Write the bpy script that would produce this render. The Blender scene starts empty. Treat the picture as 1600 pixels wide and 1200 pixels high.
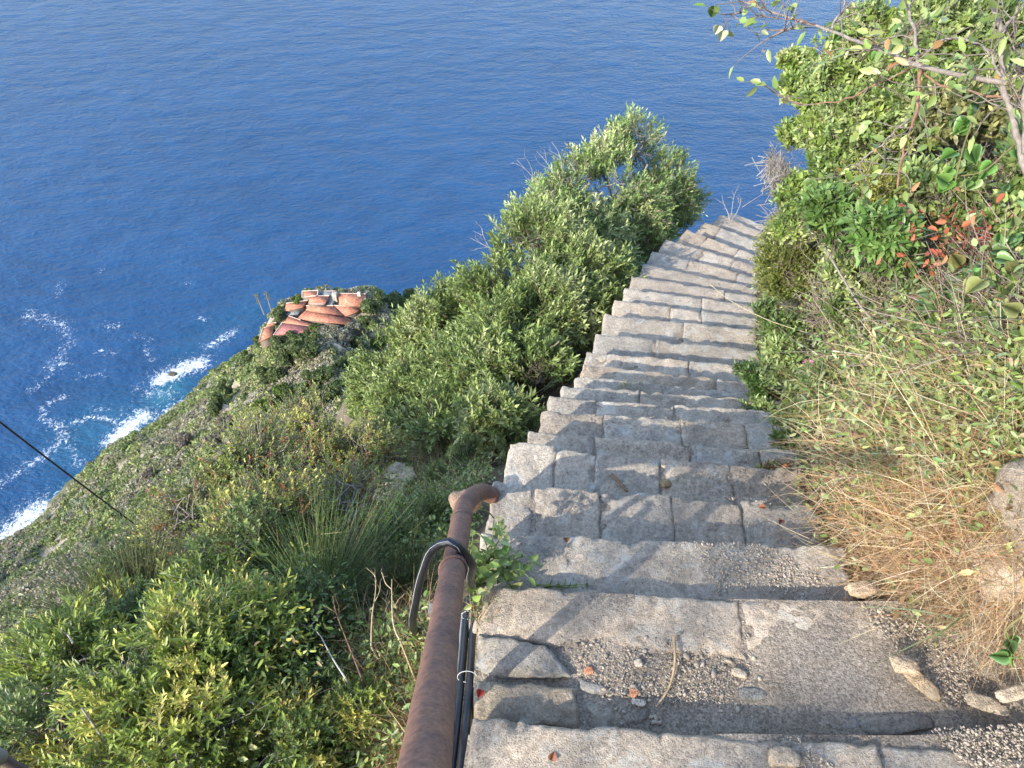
import bpy, math
import numpy as np
from mathutils import Vector

# ------------------------------------------------------------------ basics
H = 190.0                      # camera height above the sea
PITCH = math.radians(48.0)
F = 1164.0                     # focal length in pixels of a 1600 px wide picture
CP, SP = math.cos(PITCH), math.sin(PITCH)
scene = bpy.context.scene
col = scene.collection

def ray(u, v):
    u = np.asarray(u, float); v = np.asarray(v, float)
    x = (u - 800) / F; y = (600 - v) / F
    return np.stack([x, CP + y * SP, -SP + y * CP], -1)

def at(u, v, d):               # point at depth d along the optical axis
    return ray(u, v) * np.asarray(d, float)[..., None] + np.array([0, 0, H])

def atz(u, v, z):              # point on the horizontal plane z (relative to the eye)
    r = ray(u, v)
    return r * (z / r[..., 2])[..., None] + np.array([0, 0, H])

def ss(t):
    t = np.clip(t, 0, 1)
    return t * t * (3 - 2 * t)

def hsh(ix, iy, iz, seed):
    with np.errstate(over='ignore'):
        h = (ix * 374761393 + iy * 668265263 + iz * 1442695041 + seed * 974711) & 0xffffffff
        h = ((h ^ (h >> 13)) * 1274126177) & 0xffffffff
        h = ((h ^ (h >> 16)) * 2246822519) & 0xffffffff
        h = h ^ (h >> 15)
    return (h & 0xffffff) / 16777215.0

def vnoise(p, seed=0):
    p = np.asarray(p, float)
    i = np.floor(p).astype(np.int64); f = p - i; f = f * f * (3 - 2 * f)
    r = 0
    for a in (0, 1):
        for b in (0, 1):
            for c in (0, 1):
                w = (f[..., 0] if a else 1 - f[..., 0]) * (f[..., 1] if b else 1 - f[..., 1]) * (f[..., 2] if c else 1 - f[..., 2])
                r = r + w * hsh(i[..., 0] + a, i[..., 1] + b, i[..., 2] + c, seed)
    return r * 2 - 1

def fbm(p, octv=4, seed=0, gain=.5):
    p = np.asarray(p, float); r = 0; a = 1
    for k in range(octv):
        r = r + a * vnoise(p * 2 ** k + 17.3 * k, seed + k); a *= gain
    return r

def norm(a):
    return a / np.maximum(np.linalg.norm(a, axis=-1, keepdims=True), 1e-9)

class Buf:
    def __init__(s):
        s.v = []; s.q = []; s.t = []; s.c = []; s.n = 0
    def add(s, v, quads=None, tris=None, c=(1, 1, 1)):
        v = np.asarray(v, float).reshape(-1, 3)
        s.v.append(v)
        c = np.asarray(c, float)
        s.c.append(np.broadcast_to(c, (len(v), 3)))
        if quads is not None and len(quads): s.q.append(np.asarray(quads, np.int64).reshape(-1, 4) + s.n)
        if tris is not None and len(tris): s.t.append(np.asarray(tris, np.int64).reshape(-1, 3) + s.n)
        s.n += len(v)
    def build(s, name, mat, parent=None, origin=(0, 0, 0), smooth=False):
        v = np.concatenate(s.v) - np.asarray(origin, float)
        c = np.concatenate(s.c)
        q = np.concatenate(s.q) if s.q else np.zeros((0, 4), np.int64)
        t = np.concatenate(s.t) if s.t else np.zeros((0, 3), np.int64)
        me = bpy.data.meshes.new(name)
        me.vertices.add(len(v)); me.vertices.foreach_set('co', v.astype(np.float32).ravel())
        li = np.concatenate([q.ravel(), t.ravel()])
        me.loops.add(len(li)); me.loops.foreach_set('vertex_index', li.astype(np.int32))
        st = np.concatenate([np.arange(len(q)) * 4, len(q) * 4 + np.arange(len(t)) * 3])
        me.polygons.add(len(st)); me.polygons.foreach_set('loop_start', st.astype(np.int32))
        if smooth: me.polygons.foreach_set('use_smooth', np.ones(len(st), bool))
        a = me.attributes.new('Col', 'FLOAT_COLOR', 'POINT')
        a.data.foreach_set('color', np.concatenate([c, np.ones((len(c), 1))], 1).astype(np.float32).ravel())
        me.update(calc_edges=True)
        me.materials.append(mat)
        o = bpy.data.objects.new(name, me); col.objects.link(o)
        if parent is not None: o.parent = parent
        else: o.location = origin
        return o

def tag(o, label=None, cat=None, group=None, kind=None):
    if label: o['label'] = label
    if cat: o['category'] = cat
    if group: o['group'] = group
    if kind: o['kind'] = kind
    return o

def thing(name, loc, label, cat, group=None):
    o = bpy.data.objects.new(name, None); col.objects.link(o)
    o.location = [float(a) for a in loc]; o.empty_display_size = .2
    return tag(o, label, cat, group)

def copy_tree(o, parent=None):
    c = o.copy(); col.objects.link(c)
    if parent is not None: c.parent = parent
    for ch in list(o.children): copy_tree(ch, c)
    return c

# ------------------------------------------------------------------ batch shapes
def tubes(buf, pts, rad, sides=4, c=(1, 1, 1), caps=False):
    """pts (M,n,3) rad (M,n) -> M tubes"""
    pts = np.asarray(pts, float); rad = np.asarray(rad, float)
    if pts.ndim == 2: pts = pts[None]; rad = rad[None]
    M, n, _ = pts.shape
    tg = norm(np.gradient(pts, axis=1))
    ref = np.where(np.abs(tg[..., 2:3]) > .9, np.array([1., 0, 0]), np.array([0, 0, 1.]))
    ref = np.broadcast_to(ref[:, :1], tg.shape) if n < 8 else ref
    a = norm(np.cross(tg, ref)); b = np.cross(tg, a)
    if n >= 8:                                   # keep frames continuous on long tubes
        for k in range(1, n):
            pa = a[:, k - 1] - (a[:, k - 1] * tg[:, k]).sum(-1, keepdims=True) * tg[:, k]
            a[:, k] = norm(pa); b[:, k] = np.cross(tg[:, k], a[:, k])
    th = np.arange(sides) / sides * 2 * np.pi
    v = pts[:, :, None] + rad[:, :, None, None] * (np.cos(th)[None, None, :, None] * a[:, :, None] + np.sin(th)[None, None, :, None] * b[:, :, None])
    idx = np.arange(M * n * sides).reshape(M, n, sides)
    q = np.stack([idx[:, :-1], np.roll(idx, -1, 2)[:, :-1], np.roll(idx, -1, 2)[:, 1:], idx[:, 1:]], -1)
    c = np.asarray(c, float)
    if c.ndim == 2: c = np.repeat(c, n * sides, 0)
    tr = None
    if caps:
        tr = []
        for m in range(M):
            for e in (0, n - 1):
                for k in range(1, sides - 1): tr.append((idx[m, e, 0], idx[m, e, k], idx[m, e, k + 1]))
    buf.add(v.reshape(-1, 3), q.reshape(-1, 4), tr, c)

def oval(buf, p, d, up, L, W, c, fold=.16):
    d = norm(d); s = norm(np.cross(d, up)); nn = np.cross(s, d); L = L[:, None]; W = W[:, None]
    a1 = p + d * L * .28 - nn * L * .01; a2 = p + d * L * .68 - nn * L * .05
    w1 = s * W * .46 + nn * W * fold; w2 = s * W * .40 + nn * W * fold * .9; v1 = -s * W * .46 + nn * W * fold; v2 = -s * W * .40 + nn * W * fold * .9
    v = np.stack([p, a1 + w1, a2 + w2, p + d * L - nn * L * .12, a2 + v2, a1 + v1, a1, a2], 1)
    i = np.arange(len(p))[:, None] * 8
    tr = np.concatenate([i + np.array([q]) for q in ([0, 1, 6], [2, 3, 7], [3, 4, 7], [5, 0, 6])])
    qd = np.concatenate([i + np.array([q]) for q in ([1, 2, 7, 6], [4, 5, 6, 7])])
    buf.add(v.reshape(-1, 3), qd, tr, np.repeat(c, 8, 0))

def leaves(buf, p, d, up, L, W, c, fold=.18):
    """p base, d axis, up hint, L, W (N,) c (N,3): folded lance/oval leaf of 4 faces"""
    d = norm(d); s = norm(np.cross(d, up)); nn = np.cross(s, d)
    L = L[:, None]; W = W[:, None]
    m = p + d * L * .5 - nn * W * fold
    v = np.stack([p, p + d * L * .5 + s * W * .5 + nn * W * fold, p + d * L - nn * L * .06, p + d * L * .5 - s * W * .5 + nn * W * fold, m], 1)
    i = np.arange(len(p))[:, None] * 5
    tr = np.concatenate([i + np.array([[0, 1, 4]]), i + np.array([[1, 2, 4]]), i + np.array([[2, 3, 4]]), i + np.array([[3, 0, 4]])])
    buf.add(v.reshape(-1, 3), None, tr, np.repeat(c, 5, 0))

HEART = np.array([(0, 0), (-.04, .28), (.10, .47), (.30, .5), (.55, .38), (.80, .18), (1.0, 0)])
def hearts(buf, p, d, up, L, c):
    d = norm(d); s = norm(np.cross(d, up)); nn = np.cross(s, d)
    k = len(HEART)
    N = len(p); V = []
    for a, w in HEART: V.append(p + d * L[:, None] * a + s * L[:, None] * w + nn * L[:, None] * (.16 * w - .22 * a * a))
    for a, w in HEART[1:-1]: V.append(p + d * L[:, None] * a - s * L[:, None] * w + nn * L[:, None] * (.16 * w - .22 * a * a))
    for a, w in HEART[1:-1]: V.append(p + d * L[:, None] * a - nn * L[:, None] * (.05 + .22 * a * a))
    v = np.stack(V, 1); nv = v.shape[1]
    i = (np.arange(N) * nv)[:, None]; tr = []; qs = []
    lft = list(range(1, 6)); rgt = list(range(7, 12)); mid = list(range(12, 17))
    for A, sg in ((lft, 1), (rgt, -1)):
        tr.append(i + np.array([[0, A[0], mid[0]]])); tr.append(i + np.array([[A[-1], 6, mid[-1]]]))
        for j in range(4): qs.append(i + np.array([[A[j], A[j + 1], mid[j + 1], mid[j]]]))
    buf.add(v.reshape(-1, 3), np.concatenate(qs), np.concatenate(tr), np.repeat(c, nv, 0))

def blades(buf, p, d0, d1, L, W, c, seg=4):
    """grass: start direction d0 bending to d1"""
    N = len(p); t = np.linspace(0, 1, seg + 1)
    P = p[:, None] + (norm(d0)[:, None] * (t - t * t / 2)[None, :, None] + norm(d1)[:, None] * (t * t / 2)[None, :, None]) * 1.3 * L[:, None, None]
    s = norm(np.cross(norm(d0) + norm(d1) * .3, np.random.RandomState(N).randn(N, 3)))
    w = W[:, None, None] * (1 - t * .9)[None, :, None] * .5
    v = np.stack([P + s[:, None] * w, P - s[:, None] * w], 2)
    idx = np.arange(N * (seg + 1) * 2).reshape(N, seg + 1, 2)
    q = np.stack([idx[:, :-1, 0], idx[:, :-1, 1], idx[:, 1:, 1], idx[:, 1:, 0]], -1)
    buf.add(v.reshape(-1, 3), q.reshape(-1, 4), None, np.repeat(c, (seg + 1) * 2, 0))

def pick(rng, pal, n, jit=.18, hj=.06):
    pal = np.array(pal, float)
    c = pal[rng.randint(0, len(pal), n)]
    return np.clip(c * (1 + jit * rng.randn(n, 1)) * (1 + hj * rng.randn(n, 3)), .005, 1)

def curve(p0, p1, rng, n=6, bend=.15, sag=0):
    p0 = np.asarray(p0, float); p1 = np.asarray(p1, float)
    t = np.linspace(0, 1, n)[:, None]
    l = np.linalg.norm(p1 - p0)
    off = rng.randn(3) * bend * l; off2 = rng.randn(3) * bend * l * .5
    return p0 + (p1 - p0) * t + off * (t * (1 - t)) * 2 + off2 * np.sin(t * 2 * np.pi) * .5 + np.array([0, 0, sag]) * (t * (1 - t)) * 4

# ------------------------------------------------------------------ materials
class NT:
    def __init__(s, name):
        s.m = bpy.data.materials.new(name); s.m.use_nodes = True
        s.t = s.m.node_tree; s.b = s.t.nodes['Principled BSDF']; s.out = s.t.nodes['Material Output']
    def n(s, typ, props=None, **inp):
        k = s.t.nodes.new(typ)
        for a, b in (props or {}).items(): setattr(k, a, b)
        for a, b in inp.items():
            a = a.replace('_', ' ') if a not in k.inputs else a
            s.set(k.inputs[a], b)
        return k
    def set(s, sock, val):
        if isinstance(val, bpy.types.NodeSocket): s.t.links.new(val, sock)
        elif isinstance(val, (tuple, list)) and len(val) == 3 and sock.type == 'RGBA': sock.default_value = (*val, 1)
        else: sock.default_value = val
    def bs(s, **kw):
        for a, b in kw.items(): s.set(s.b.inputs[a.replace('_', ' ')], b)
    def co(s, kind='Object'): return s.n('ShaderNodeTexCoord').outputs[kind]
    def noise(s, scale, detail=6, rough=.6, vec=None, dist=0):
        k = s.n('ShaderNodeTexNoise', None, Scale=scale, Detail=detail, Roughness=rough, Distortion=dist)
        s.set(k.inputs['Vector'], vec if vec is not None else s.co()); return k.outputs['Fac']
    def ramp(s, fac, stops):
        k = s.n('ShaderNodeValToRGB'); s.set(k.inputs['Fac'], fac)
        e = k.color_ramp.elements
        while len(e) < len(stops): e.new(.5)
        for el, (p, c) in zip(e, stops):
            el.position = p; el.color = (*c, 1) if isinstance(c, (tuple, list)) else (c, c, c, 1)
        return k.outputs['Color']
    def mix(s, fac, a, b, mode='MIX'):
        k = s.n('ShaderNodeMix', {'data_type': 'RGBA', 'blend_type': mode})
        s.set(k.inputs['Factor'], fac); s.set(k.inputs['A'] if False else k.inputs[6], a); s.set(k.inputs[7], b)
        return k.outputs[2]
    def math(s, op, a, b=0.0):
        k = s.n('ShaderNodeMath', {'operation': op}); s.set(k.inputs[0], a); s.set(k.inputs[1], b); return k.outputs[0]
    def attr(s, name, out='Color'):
        k = s.n('ShaderNodeAttribute', {'attribute_name': name}); return k.outputs[out]
    def bump(s, h, strength=.5, dist=.01, normal=None):
        k = s.n('ShaderNodeBump', None, Strength=strength, Distance=dist); s.set(k.inputs['Height'], h)
        if normal is not None: s.set(k.inputs['Normal'], normal)
        return k.outputs['Normal']

def leaf_mat(name, rough=.42, trans=.3, spec=.5):
    m = NT(name); c = m.attr('Col')
    m.bs(Base_Color=c, Roughness=rough, Specular_IOR_Level=spec)
    tr = m.n('ShaderNodeBsdfTranslucent'); m.set(tr.inputs['Color'], m.mix(.4, c, (.22, .27, .05), 'MIX'))
    mx = m.n('ShaderNodeMixShader', None, Fac=trans)
    m.t.links.new(m.b.outputs[0], mx.inputs[1]); m.t.links.new(tr.outputs[0], mx.inputs[2])
    m.t.links.new(mx.outputs[0], m.out.inputs['Surface'])
    return m.m

def bark_mat(name):
    m = NT(name); nz = m.noise(60, 5)
    m.bs(Base_Color=m.mix(1.0, m.attr('Col'), m.ramp(nz, [(.3, .55), (.7, 1.2)]), 'MULTIPLY'), Roughness=.85, Normal=m.bump(nz, .5, .003))
    return m.m

def dry_mat(name):
    m = NT(name); c = m.attr('Col')
    m.bs(Base_Color=c, Roughness=.65, Specular_IOR_Level=.25)
    tr = m.n('ShaderNodeBsdfTranslucent'); m.set(tr.inputs['Color'], c)
    mx = m.n('ShaderNodeMixShader', None, Fac=.2)
    m.t.links.new(m.b.outputs[0], mx.inputs[1]); m.t.links.new(tr.outputs[0], mx.inputs[2])
    m.t.links.new(mx.outputs[0], m.out.inputs['Surface'])
    return m.m

def stone_mat(name, lichen=True):
    m = NT(name); co = m.co()
    big = m.noise(5, 6, .62); fine = m.noise(70, 8, .7); grit = m.noise(260, 3, .6)
    c = m.ramp(big, [(.3, (.30, .262, .22)), (.45, (.42, .36, .29)), (.6, (.52, .44, .345)), (.75, (.37, .335, .29))])
    c = m.mix(1.0, c, m.ramp(fine, [(.28, .52), (.5, 1.0), (.72, 1.38)]), 'MULTIPLY')
    c = m.mix(1.0, c, m.ramp(grit, [(.3, .5), (.45, 1.0), (.7, 1.22)]), 'MULTIPLY')
    if lichen:
        l1 = m.noise(9, 8, .7, dist=.6); 
        c = m.mix(m.math('MULTIPLY', m.ramp(l1, [(.53, 0.0), (.61, .85)]), m.ramp(m.noise(110, 4), [(.38, .1), (.55, 1.0)])), c, (.56, .54, .48))
        l2 = m.noise(14, 6, .7, dist=.3, vec=m.n('ShaderNodeVectorMath', {'operation': 'ADD'}).outputs[0])
        l3 = m.noise(6.3, 8, .7)
        c = m.mix(m.math('MULTIPLY', m.ramp(l3, [(.56, 0.0), (.66, .6)]), .8), c, (.15, .145, .13))
    c = m.mix(1.0, c, m.attr('Col'), 'MULTIPLY')
    h = m.math('ADD', m.math('MULTIPLY', fine, .7), m.math('MULTIPLY', grit, .4))
    vor = m.n('ShaderNodeTexVoronoi', None, Scale=26.0); m.set(vor.inputs['Vector'], co)
    h = m.math('ADD', h, m.math('MULTIPLY', big, 1.2))
    m.bs(Base_Color=c, Roughness=.9, Specular_IOR_Level=.25, Normal=m.bump(h, 1.0, .016))
    return m.m

def earth_mat(name):
    m = NT(name)
    big = m.noise(3.5, 6, .6); fine = m.noise(90, 8, .75)
    vor = m.n('ShaderNodeTexVoronoi', None, Scale=230.0); m.set(vor.inputs['Vector'], m.co())
    c = m.ramp(big, [(.32, (.26, .21, .155)), (.55, (.36, .30, .235)), (.72, (.45, .385, .305))])
    c = m.mix(1.0, c, m.ramp(fine, [(.3, .55), (.5, 1.0), (.72, 1.45)]), 'MULTIPLY')
    vv = m.n('ShaderNodeSeparateColor'); m.set(vv.inputs[0], vor.outputs['Color']); c = m.mix(1.0, c, m.ramp(vv.outputs[0], [(0, .62), (1, 1.3)]), 'MULTIPLY')
    h = m.math('SUBTRACT', m.math('MULTIPLY', fine, 1.3), m.math('MULTIPLY', vor.outputs['Distance'], .4))
    m.bs(Base_Color=c, Roughness=.95, Specular_IOR_Level=.2, Normal=m.bump(h, .9, .008))
    return m.m

def col_mat(name, rough=.8, var=40, amt=.35, bump=.3, spec=.3):
    m = NT(name); nz = m.noise(var, 6, .65)
    m.bs(Base_Color=m.mix(1.0, m.attr('Col'), m.ramp(nz, [(.3, 1 - amt), (.7, 1 + amt)]), 'MULTIPLY'), Roughness=rough, Specular_IOR_Level=spec, Normal=m.bump(nz, bump, .01))
    return m.m

M = {}
M['leaf'] = leaf_mat('leaf_glossy', .40, .24, .5)
M['leaf_soft'] = leaf_mat('leaf_soft', .6, .3, .3)
M['bark'] = bark_mat('bark')
M['dry'] = dry_mat('dry_plant')
M['stone'] = stone_mat('stair_stone')
M['earth'] = earth_mat('earth')
M['pebble'] = col_mat('pebble', .85, 80, .25, .3)
M['rock'] = stone_mat('boulder_stone')

def hill_mat():
    m = NT('hillside_ground')
    n1 = m.noise(.06, 6, .6); n2 = m.noise(.9, 8, .65); n3 = m.noise(6, 6, .6)
    rock = m.ramp(n2, [(.3, (.22, .175, .13)), (.5, (.36, .30, .24)), (.7, (.48, .43, .36))])
    scrub = m.ramp(n2, [(.3, (.07, .08, .035)), (.55, (.14, .14, .075)), (.75, (.24, .21, .14))])
    c = m.mix(m.ramp(n1, [(.40, 0.0), (.56, 1.0)]), rock, scrub)
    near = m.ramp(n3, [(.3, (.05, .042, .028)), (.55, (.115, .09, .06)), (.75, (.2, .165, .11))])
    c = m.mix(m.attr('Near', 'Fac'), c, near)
    m.bs(Base_Color=c, Roughness=.95, Specular_IOR_Level=.15, Normal=m.bump(m.math('ADD', m.math('MULTIPLY', n2, 1.0), m.math('MULTIPLY', n3, .25)), .8, .6))
    return m.m
M['hill'] = hill_mat()

def sea_mat():
    m = NT('sea_water'); co = m.co()
    mp = m.n('ShaderNodeMapping', None, Scale=(1.0, 1.9, 1.0), Rotation=(0, 0, math.radians(-24))); m.set(mp.inputs['Vector'], co); v = mp.outputs[0]
    w1 = m.noise(.34, 5, .62, v, .3); w2 = m.noise(.055, 4, .55, v); w3 = m.noise(.012, 3, .5, v)
    big = m.ramp(m.math('ADD', m.math('MULTIPLY', w2, .55), m.math('MULTIPLY', w3, .45)), [(.3, (.012, .052, .130)), (.7, (.018, .074, .182))])
    shal = m.attr('Shallow', 'Fac')
    c = m.mix(m.math('MULTIPLY', shal, .7), big, (.03, .17, .22))
    fo = m.attr('Foam', 'Fac')
    fn = m.noise(.75, 7, .72, co, .8); fn2 = m.noise(2.2, 5, .7, co)
    x = m.math('ADD', m.math('MULTIPLY', fo, .60), m.math('MULTIPLY', m.math('SUBTRACT', m.math('ADD', m.math('MULTIPLY', fn, .65), m.math('MULTIPLY', fn2, .35)), .5), 4.4))
    f = m.ramp(x, [(.34, 0.0), (.95, .95)])
    f = m.math('MULTIPLY', f, m.math('GREATER_THAN', fo, .02))
    c = m.mix(f, c, (.80, .83, .85))
    h = m.math('ADD', m.math('MULTIPLY', w1, .7), m.math('MULTIPLY', w2, 1.9))
    rough = m.math('ADD', .22, m.math('MULTIPLY', f, .6))
    m.bs(Base_Color=c, Roughness=rough, IOR=1.33, Specular_IOR_Level=.19, Normal=m.bump(h, 1.0, 1.3))
    return m.m
M['sea'] = sea_mat()

def tile_mat(name, base, amt=.3):
    m = NT(name); co = m.co('Generated')
    n1 = m.noise(.55, 6, .75); n2 = m.noise(2.2, 4, .7)
    wv = m.n('ShaderNodeTexWave', {'wave_type': 'BANDS'}, Scale=5.0, Distortion=.3, Detail=1.0); m.set(wv.inputs['Vector'], m.co())
    c = m.ramp(n1, [(.3, tuple(b * .62 for b in base)), (.55, base), (.75, tuple(min(1, b * 1.35 + .03) for b in base))])
    c = m.mix(.5, c, m.mix(1.0, c, m.ramp(n2, [(.38, .5), (.62, 1.55)]), 'MULTIPLY'))
    c = m.mix(.25, c, m.mix(1.0, c, m.ramp(wv.outputs['Fac'], [(0, .45), (1, 1.2)]), 'MULTIPLY'))
    m.bs(Base_Color=c, Roughness=.85, Normal=m.bump(wv.outputs['Fac'], .1, .01))
    return m.m
M['tile'] = tile_mat('roof_tile', (.47, .19, .115))
M['tile_red'] = tile_mat('roof_painted', (.33, .13, .115))
M['tile_grey'] = tile_mat('roof_grey', (.25, .27, .27))
M['plaster'] = col_mat('plaster', .9, 1.5, .25, .2)
M['plain'] = col_mat('plain', .6, 30, .12, .1)

def rust_mat():
    m = NT('rusty_iron'); co = m.co()
    n1 = m.noise(9, 8, .7); n2 = m.noise(120, 6, .7); n3 = m.noise(28, 6, .65)
    c = m.ramp(n1, [(.3, (.10, .062, .05)), (.46, (.18, .10, .075)), (.56, (.24, .125, .082)), (.66, (.15, .09, .07)), (.8, (.12, .09, .082))])
    c = m.mix(1.0, c, m.ramp(n2, [(.3, .55), (.5, 1.0), (.7, 1.35)]), 'MULTIPLY')
    c = m.mix(m.ramp(n3, [(.60, 0.0), (.70, .55)]), c, (.17, .10, .075))
    m.bs(Base_Color=c, Roughness=.72, Metallic=.12, Specular_IOR_Level=.35, Normal=m.bump(m.math('ADD', n2, n3), .35, .0025))
    return m.m
M['rust'] = rust_mat()
def hose_mat():
    m = NT('black_rubber'); n = m.noise(40, 6)
    m.bs(Base_Color=m.mix(1.0, m.attr('Col'), m.ramp(n, [(.3, .7), (.7, 1.5)]), 'MULTIPLY'), Roughness=m.ramp(n, [(.3, .28), (.7, .5)]), Specular_IOR_Level=.6)
    return m.m
M['hose'] = hose_mat()
M['wire'] = col_mat('metal_wire', .4, 60, .2, .1, .6)

# ------------------------------------------------------------------ stairs data: lip of each step (left u,v, right u,v), height
LIPS = [(740, 1117, 1207, 1153), (754, 908, 1310, 944), (753, 827, 1200, 848), (770, 752, 1190, 784), (797, 693, 1190, 731),
        (827, 672, 1170, 698), (847, 640, 1155, 661), (860, 617, 1157, 638), (880, 601, 1150, 620), (900, 585, 1140, 608),
        (910, 568, 1145, 592), (915, 547, 1147, 570), (930, 519, 1147, 542), (945, 490, 1147, 511), (960, 467, 1147, 492),
        (975, 449, 1135, 470), (988, 430, 1140, 456), (1005, 411, 1150, 442), (1020, 391, 1157, 426), (1040, 373, 1165, 409),
        (1072, 358, 1180, 397), (1100, 346, 1197, 380), (1127, 335, 1200, 366), (1142, 331, 1215, 361)]
RIS = [0, .085, .075, .14, .18, .19, .19, .19, .19, .19, .19, .19, .19, .20, .20, .20, .20, .21, .22, .24, .26, .28, .30, .2]
ZL = -1.88 - np.cumsum(RIS)
WID = [1.75, 1.22, 1.12, 1.12, 1.14, 1.16] + [1.2] * 13 + [1.3, 1.25, 1.2, 1.15, 1.1]
LA, LB = [], []
for k, (a, b, c, d) in enumerate(LIPS):
    A = atz(a, b, ZL[k]); B = atz(c, d, ZL[k]); e = norm(B - A)
    LA.append(A); LB.append(A + e * WID[k])
LA = np.array(LA); LB = np.array(LB)
mid = (LA + LB) / 2
YS = np.concatenate([[-6, -.1], mid[:, 1], [11, 14]])
XLs = np.concatenate([[-.6, -.1], LA[:, 0], [LA[-1, 0] + 2.0, LA[-1, 0] + 3.5]])
XRs = np.concatenate([[1.4, 1.66], LB[:, 0], [LB[-1, 0] + 2.0, LB[-1, 0] + 3.5]])
ZSs = np.concatenate([[2.2, -1.6], ZL, [ZL[-1] - 2.6, ZL[-1] - 5.2]])

ZCY = [-30, 0, 10, 20, 30, 60, 85, 100, 115, 130, 141, 165, 185, 200, 215, 240]
ZCV = [16, -2.5, -10, -23, -38, -76, -102, -115, -125, -131, -135, -144, -163, -182, -205, -235]
def terrain(X, Y):
    X = np.asarray(X, float); Y = np.asarray(Y, float)
    XL = np.interp(Y, YS, XLs); XR = np.interp(Y, YS, XRs); ZS = np.interp(Y, YS, ZSs)
    dl = np.maximum(XL - X, 0); dr = np.maximum(X - XR, 0)
    P = np.stack([X, Y, X * 0], -1)
    near = ZS - .34 - .22 * np.clip(dl / .25, 0, 1) - .6 * np.minimum(dl, 2.6) - 1.7 * np.maximum(dl - 2.6, 0)
    near = near + .30 * np.clip(dr / .1, 0, 1) + 1.5 * np.minimum(dr, .95) + .8 * np.clip(dr - .95, 0, 2) + .25 * np.maximum(dr - 2.95, 0)
    near = near + (.22 * fbm(P * .8, 3, 5) + .06 * fbm(P * 4, 3, 9)) * np.clip((dl + dr) / .8, 0, 1)
    Xc = 1 - .36 * np.clip(Y - 3, 0, 128)
    dX = X - Xc
    Zc = np.interp(Y, ZCY, ZCV)
    far = Zc - np.where(dX < 0, .86 - .25 * ss((Y - 30) / 50) + .10 * ss((Y - 110) / 40), 1.0) * (np.sqrt(dX * dX + 4) - 2) - .75 * np.clip(-dX, 0, 7) * (1 - ss((Y - 80) / 40))
    far = far + 3.2 * fbm(P * .035, 3, 21) + 1.3 * fbm(P * .13, 3, 22) + .5 * fbm(P * .5, 2, 24)
    dist = np.sqrt(((X + 50) / 1.5) ** 2 + ((Y - 147) / .9) ** 2)
    wh = 1 - ss((dist - 9) / 7)
    far = far * (1 - wh) + (-137.9 + .25 * (Y - 142.4) + .4 * fbm(P * .3, 2, 25)) * wh
    w = np.maximum(ss((Y - 9.5) / 9), ss((dl - 7) / 8))
    w = np.maximum(w, ss((-Y - 14) / 12))
    z = near * (1 - w) + far * w
    return np.maximum(z, -H - 7)

GRID = {}
def fast(X, Y):
    if not GRID: return terrain(X, Y)
    gx, gy, GZ = GRID['g']
    i = np.clip(np.searchsorted(gx, X) - 1, 0, len(gx) - 2); j = np.clip(np.searchsorted(gy, Y) - 1, 0, len(gy) - 2)
    a = np.clip((X - gx[i]) / (gx[i + 1] - gx[i]), 0, 1); b_ = np.clip((Y - gy[j]) / (gy[j + 1] - gy[j]), 0, 1)
    return (GZ[j, i] * (1 - a) + GZ[j, i + 1] * a) * (1 - b_) + (GZ[j + 1, i] * (1 - a) + GZ[j + 1, i + 1] * a) * b_

def hit(u, v, off=0.0):
    r = ray(u, v).reshape(-1, 3); N = len(r)
    t = np.full(N, .6); lo = t.copy(); done = np.zeros(N, bool)
    for k in range(400):
        p = r * t[:, None]; below = p[:, 2] < fast(p[:, 0], p[:, 1]) + off
        done |= below
        lo = np.where(done, lo, t); t = np.where(done, t, t + .04 + t * .015)
        if done.all(): break
    hi = t
    for k in range(14):
        m_ = (lo + hi) / 2; p = r * m_[:, None]; b = p[:, 2] < fast(p[:, 0], p[:, 1]) + off
        hi = np.where(b, m_, hi); lo = np.where(b, lo, m_)
    return r * hi[:, None] + np.array([0, 0, H])

def hit1(u, v, off=0.0): return hit(np.array([u]), np.array([v]), off)[0]
def tz(p): return float(fast(np.array([p[0]]), np.array([p[1]]))[0]) + H

# ------------------------------------------------------------------ hillside
def grid_axis(lo, hi, c, s, n):
    a = np.arcsinh((lo - c) / s); b = np.arcsinh((hi - c) / s)
    return c + s * np.sinh(np.linspace(a, b, n))
gx = grid_axis(-200, 160, .5, 3.0, 380); gy = grid_axis(-60, 300, 4, 3.2, 420)
GX, GY = np.meshgrid(gx, gy)
GZ = terrain(GX, GY)
GRID['g'] = (gx, gy, GZ)
b = Buf(); n0, n1 = GX.shape
idx = np.arange(n0 * n1).reshape(n0, n1)
b.add(np.stack([GX, GY, GZ + H], -1), np.stack([idx[:-1, :-1], idx[:-1, 1:], idx[1:, 1:], idx[1:, :-1]], -1))
hs = tag(b.build('hillside', M['hill'], smooth=True), kind='structure')
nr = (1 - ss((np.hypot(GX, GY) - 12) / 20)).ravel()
at_ = hs.data.attributes.new('Near', 'FLOAT', 'POINT'); at_.data.foreach_set('value', nr.astype(np.float32))

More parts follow.
